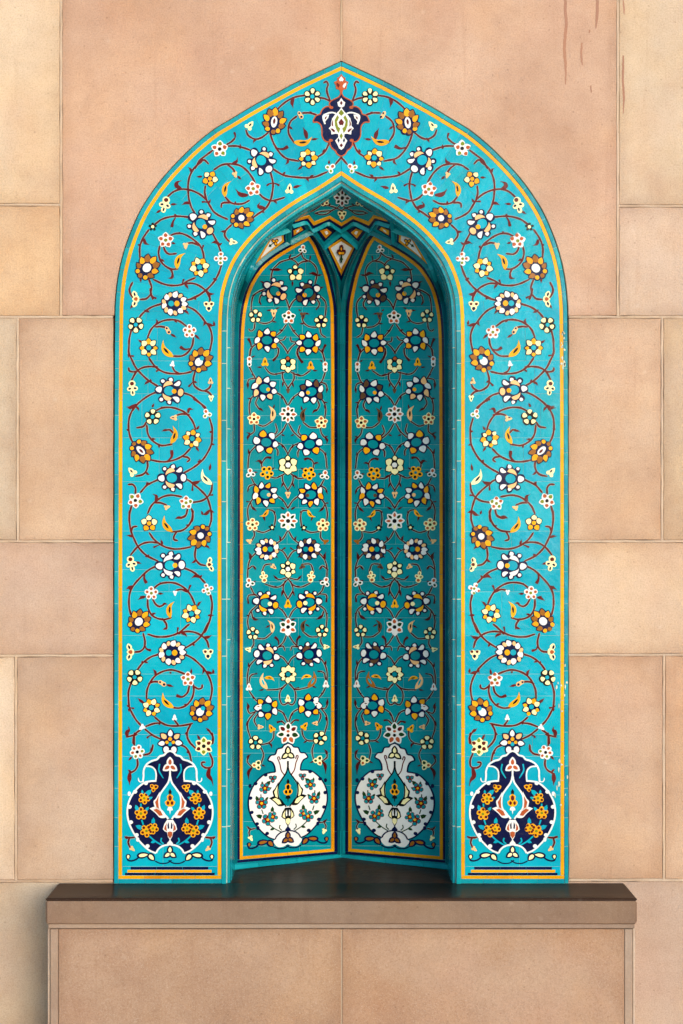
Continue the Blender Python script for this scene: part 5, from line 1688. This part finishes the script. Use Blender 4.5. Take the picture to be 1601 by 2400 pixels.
# ---------------------------------------------------------------- stone bench under the niche
bench = thing('stone_bench', 'sandstone bench with a polished ledge, shade painted on its top, below the tiled niche', 'bench')
XW, YW = 0.948, -0.2497
ZB = ZC - (2166 - HOR) / SC / 1.045
def extr_x(name, prof, x0, x1, mat, colr, bev=0.004, parent=bench, jag=0.0):
    """a length of stone with a (y, z) profile"""
    V, F = [], []
    n = len(prof)
    xs = [x0 + bev * .0, x0 + bev] + [x0 + (x1 - x0) * k / 14 for k in range(1, 14)] + [x1 - bev, x1]
    cy, cz = sum(p[0] for p in prof) / n, sum(p[1] for p in prof) / n
    for k, x in enumerate(xs):
        s = bev if k in (0, len(xs) - 1) else 0
        for (y, z) in prof:
            V.append((x, y + (s if y < cy else -s), z + (s if z < cz else -s)))
    for i in range(len(xs) - 1):
        for u in range(n):
            w = (u + 1) % n
            F.append((i * n + u, i * n + w, (i + 1) * n + w, (i + 1) * n + u))
    F.append(tuple(range(n))[::-1]); F.append(tuple(range((len(xs) - 1) * n, len(xs) * n)))
    o = obj(name, V, F, mat, parent)
    o.color = colr
    return o
r = 0.008
ZU = ZL - r - 0.001            # the polished, shade-darkened skin ends just below the rounded lip
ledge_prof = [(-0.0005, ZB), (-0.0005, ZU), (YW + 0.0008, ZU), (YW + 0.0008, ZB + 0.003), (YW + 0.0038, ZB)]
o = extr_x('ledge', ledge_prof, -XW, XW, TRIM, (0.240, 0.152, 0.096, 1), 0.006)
# its polished, worn top and lip, shade painted into their colour, on into the niche
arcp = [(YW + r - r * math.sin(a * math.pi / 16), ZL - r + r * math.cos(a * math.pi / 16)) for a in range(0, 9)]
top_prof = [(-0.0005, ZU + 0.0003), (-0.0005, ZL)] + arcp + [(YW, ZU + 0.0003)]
o = extr_x('ledge_top', top_prof, -XW, XW, SHADED_POLISH, (0.044, 0.025, 0.017, 1), 0.005)
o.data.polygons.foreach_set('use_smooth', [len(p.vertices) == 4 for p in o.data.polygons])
V, F = [], []
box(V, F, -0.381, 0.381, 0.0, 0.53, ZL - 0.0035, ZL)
o = obj('niche_floor_top', V, F, SHADED_POLISH, bench)
o.color = (0.044, 0.025, 0.017, 1)  # same colour with shade painted in, carried over the niche floor
V, F = [], []
box(V, F, -0.381, 0.381, 0.0005, 0.53, 0.40, ZL - 0.0036)
o = obj('niche_floor', V, F, TRIM, bench); o.color = (0.2, 0.14, 0.1, 1)
YB = -0.2345
k2 = DIST / (DIST + YB)
bx = lambda px: (px - CX) / SC / k2
bz = lambda py: ZC - (py - HOR) / SC / k2
def bslab(x0, x1, z0, z1, name, colr, y=YB, mat=None, bev=0.002, depth=0.18):
    V = [(x0, y + depth, z0), (x1, y + depth, z0), (x1, y + depth, z1), (x0, y + depth, z1),
         (x0, y + bev, z0), (x1, y + bev, z0), (x1, y + bev, z1), (x0, y + bev, z1),
         (x0 + bev, y, z0 + bev), (x1 - bev, y, z0 + bev), (x1 - bev, y, z1 - bev), (x0 + bev, y, z1 - bev)]
    F = [(8, 9, 10, 11)]
    for i in range(4):
        j = (i + 1) % 4
        F += [(i, j, 4 + j, 4 + i), (4 + i, 4 + j, 8 + j, 8 + i)]
    o = obj(name, V, F, mat or STONE, bench)
    o.color = (colr[0], colr[1] * 1.04, colr[2] * 1.10, 1)
    o['span_x'] = x1 - x0
    o['span_z'] = z1 - z0 if z1 - z0 > 0.1 else 9.0
    if x1 - x0 < 0.1:
        o['span_x'] = 9.0
    return o
bslab(bx(137), bx(799), 0.0, bz(2177.5), 'front_slab', (0.43, 0.268, 0.165, 1))
bslab(bx(802.4), bx(1463), 0.0, bz(2177.5), 'front_slab', (0.44, 0.274, 0.170, 1))
bslab(bx(117.6), bx(136.2), 0.0, bz(2177.5), 'corner_trim', (0.38, 0.262, 0.175, 1), mat=TRIM)
bslab(bx(1463.8), bx(1482.4), 0.0, bz(2177.5), 'corner_trim', (0.40, 0.285, 0.195, 1), mat=TRIM)
bslab(bx(111), bx(116.4), 0.0, bz(2175), 'corner_bead', (0.50, 0.37, 0.26, 1), y=YB + .006, mat=TRIM)
bslab(bx(1483.6), bx(1489), 0.0, bz(2175), 'corner_bead', (0.54, 0.41, 0.30, 1), y=YB + .006, mat=TRIM)
bslab(bx(113), bx(1487), bz(2175.6), ZB - 0.0006, 'ledge_moulding', (0.34, 0.235, 0.16, 1), y=YB - 0.004, mat=TRIM)
V, F = [], []
box(V, F, bx(799.1), bx(802.3), YB + 0.002, YB + 0.1, 0.0, bz(2178.5))
o = obj('joint_filler', V, F, TRIM, bench); o.color = (0.42, 0.31, 0.21, 1)
V, F = [], []
box(V, F, bx(116), bx(1484), YB + 0.102, -0.002, 0.0, bz(2179))
o = obj('bench_core', V, F, TRIM, bench); o.color = (0.25, 0.17, 0.11, 1)

for o in bpy.data.objects:
    if o.type == 'MESH' and 'span_x' not in o and o.data.materials and o.data.materials[0] in (STONE, TRIM, SHADED_POLISH):
        o['span_x'] = o['span_z'] = 9.0
print('objects', len(bpy.data.objects), 'tris approx', sum(len(o.data.polygons) for o in bpy.data.objects if o.type == 'MESH'))
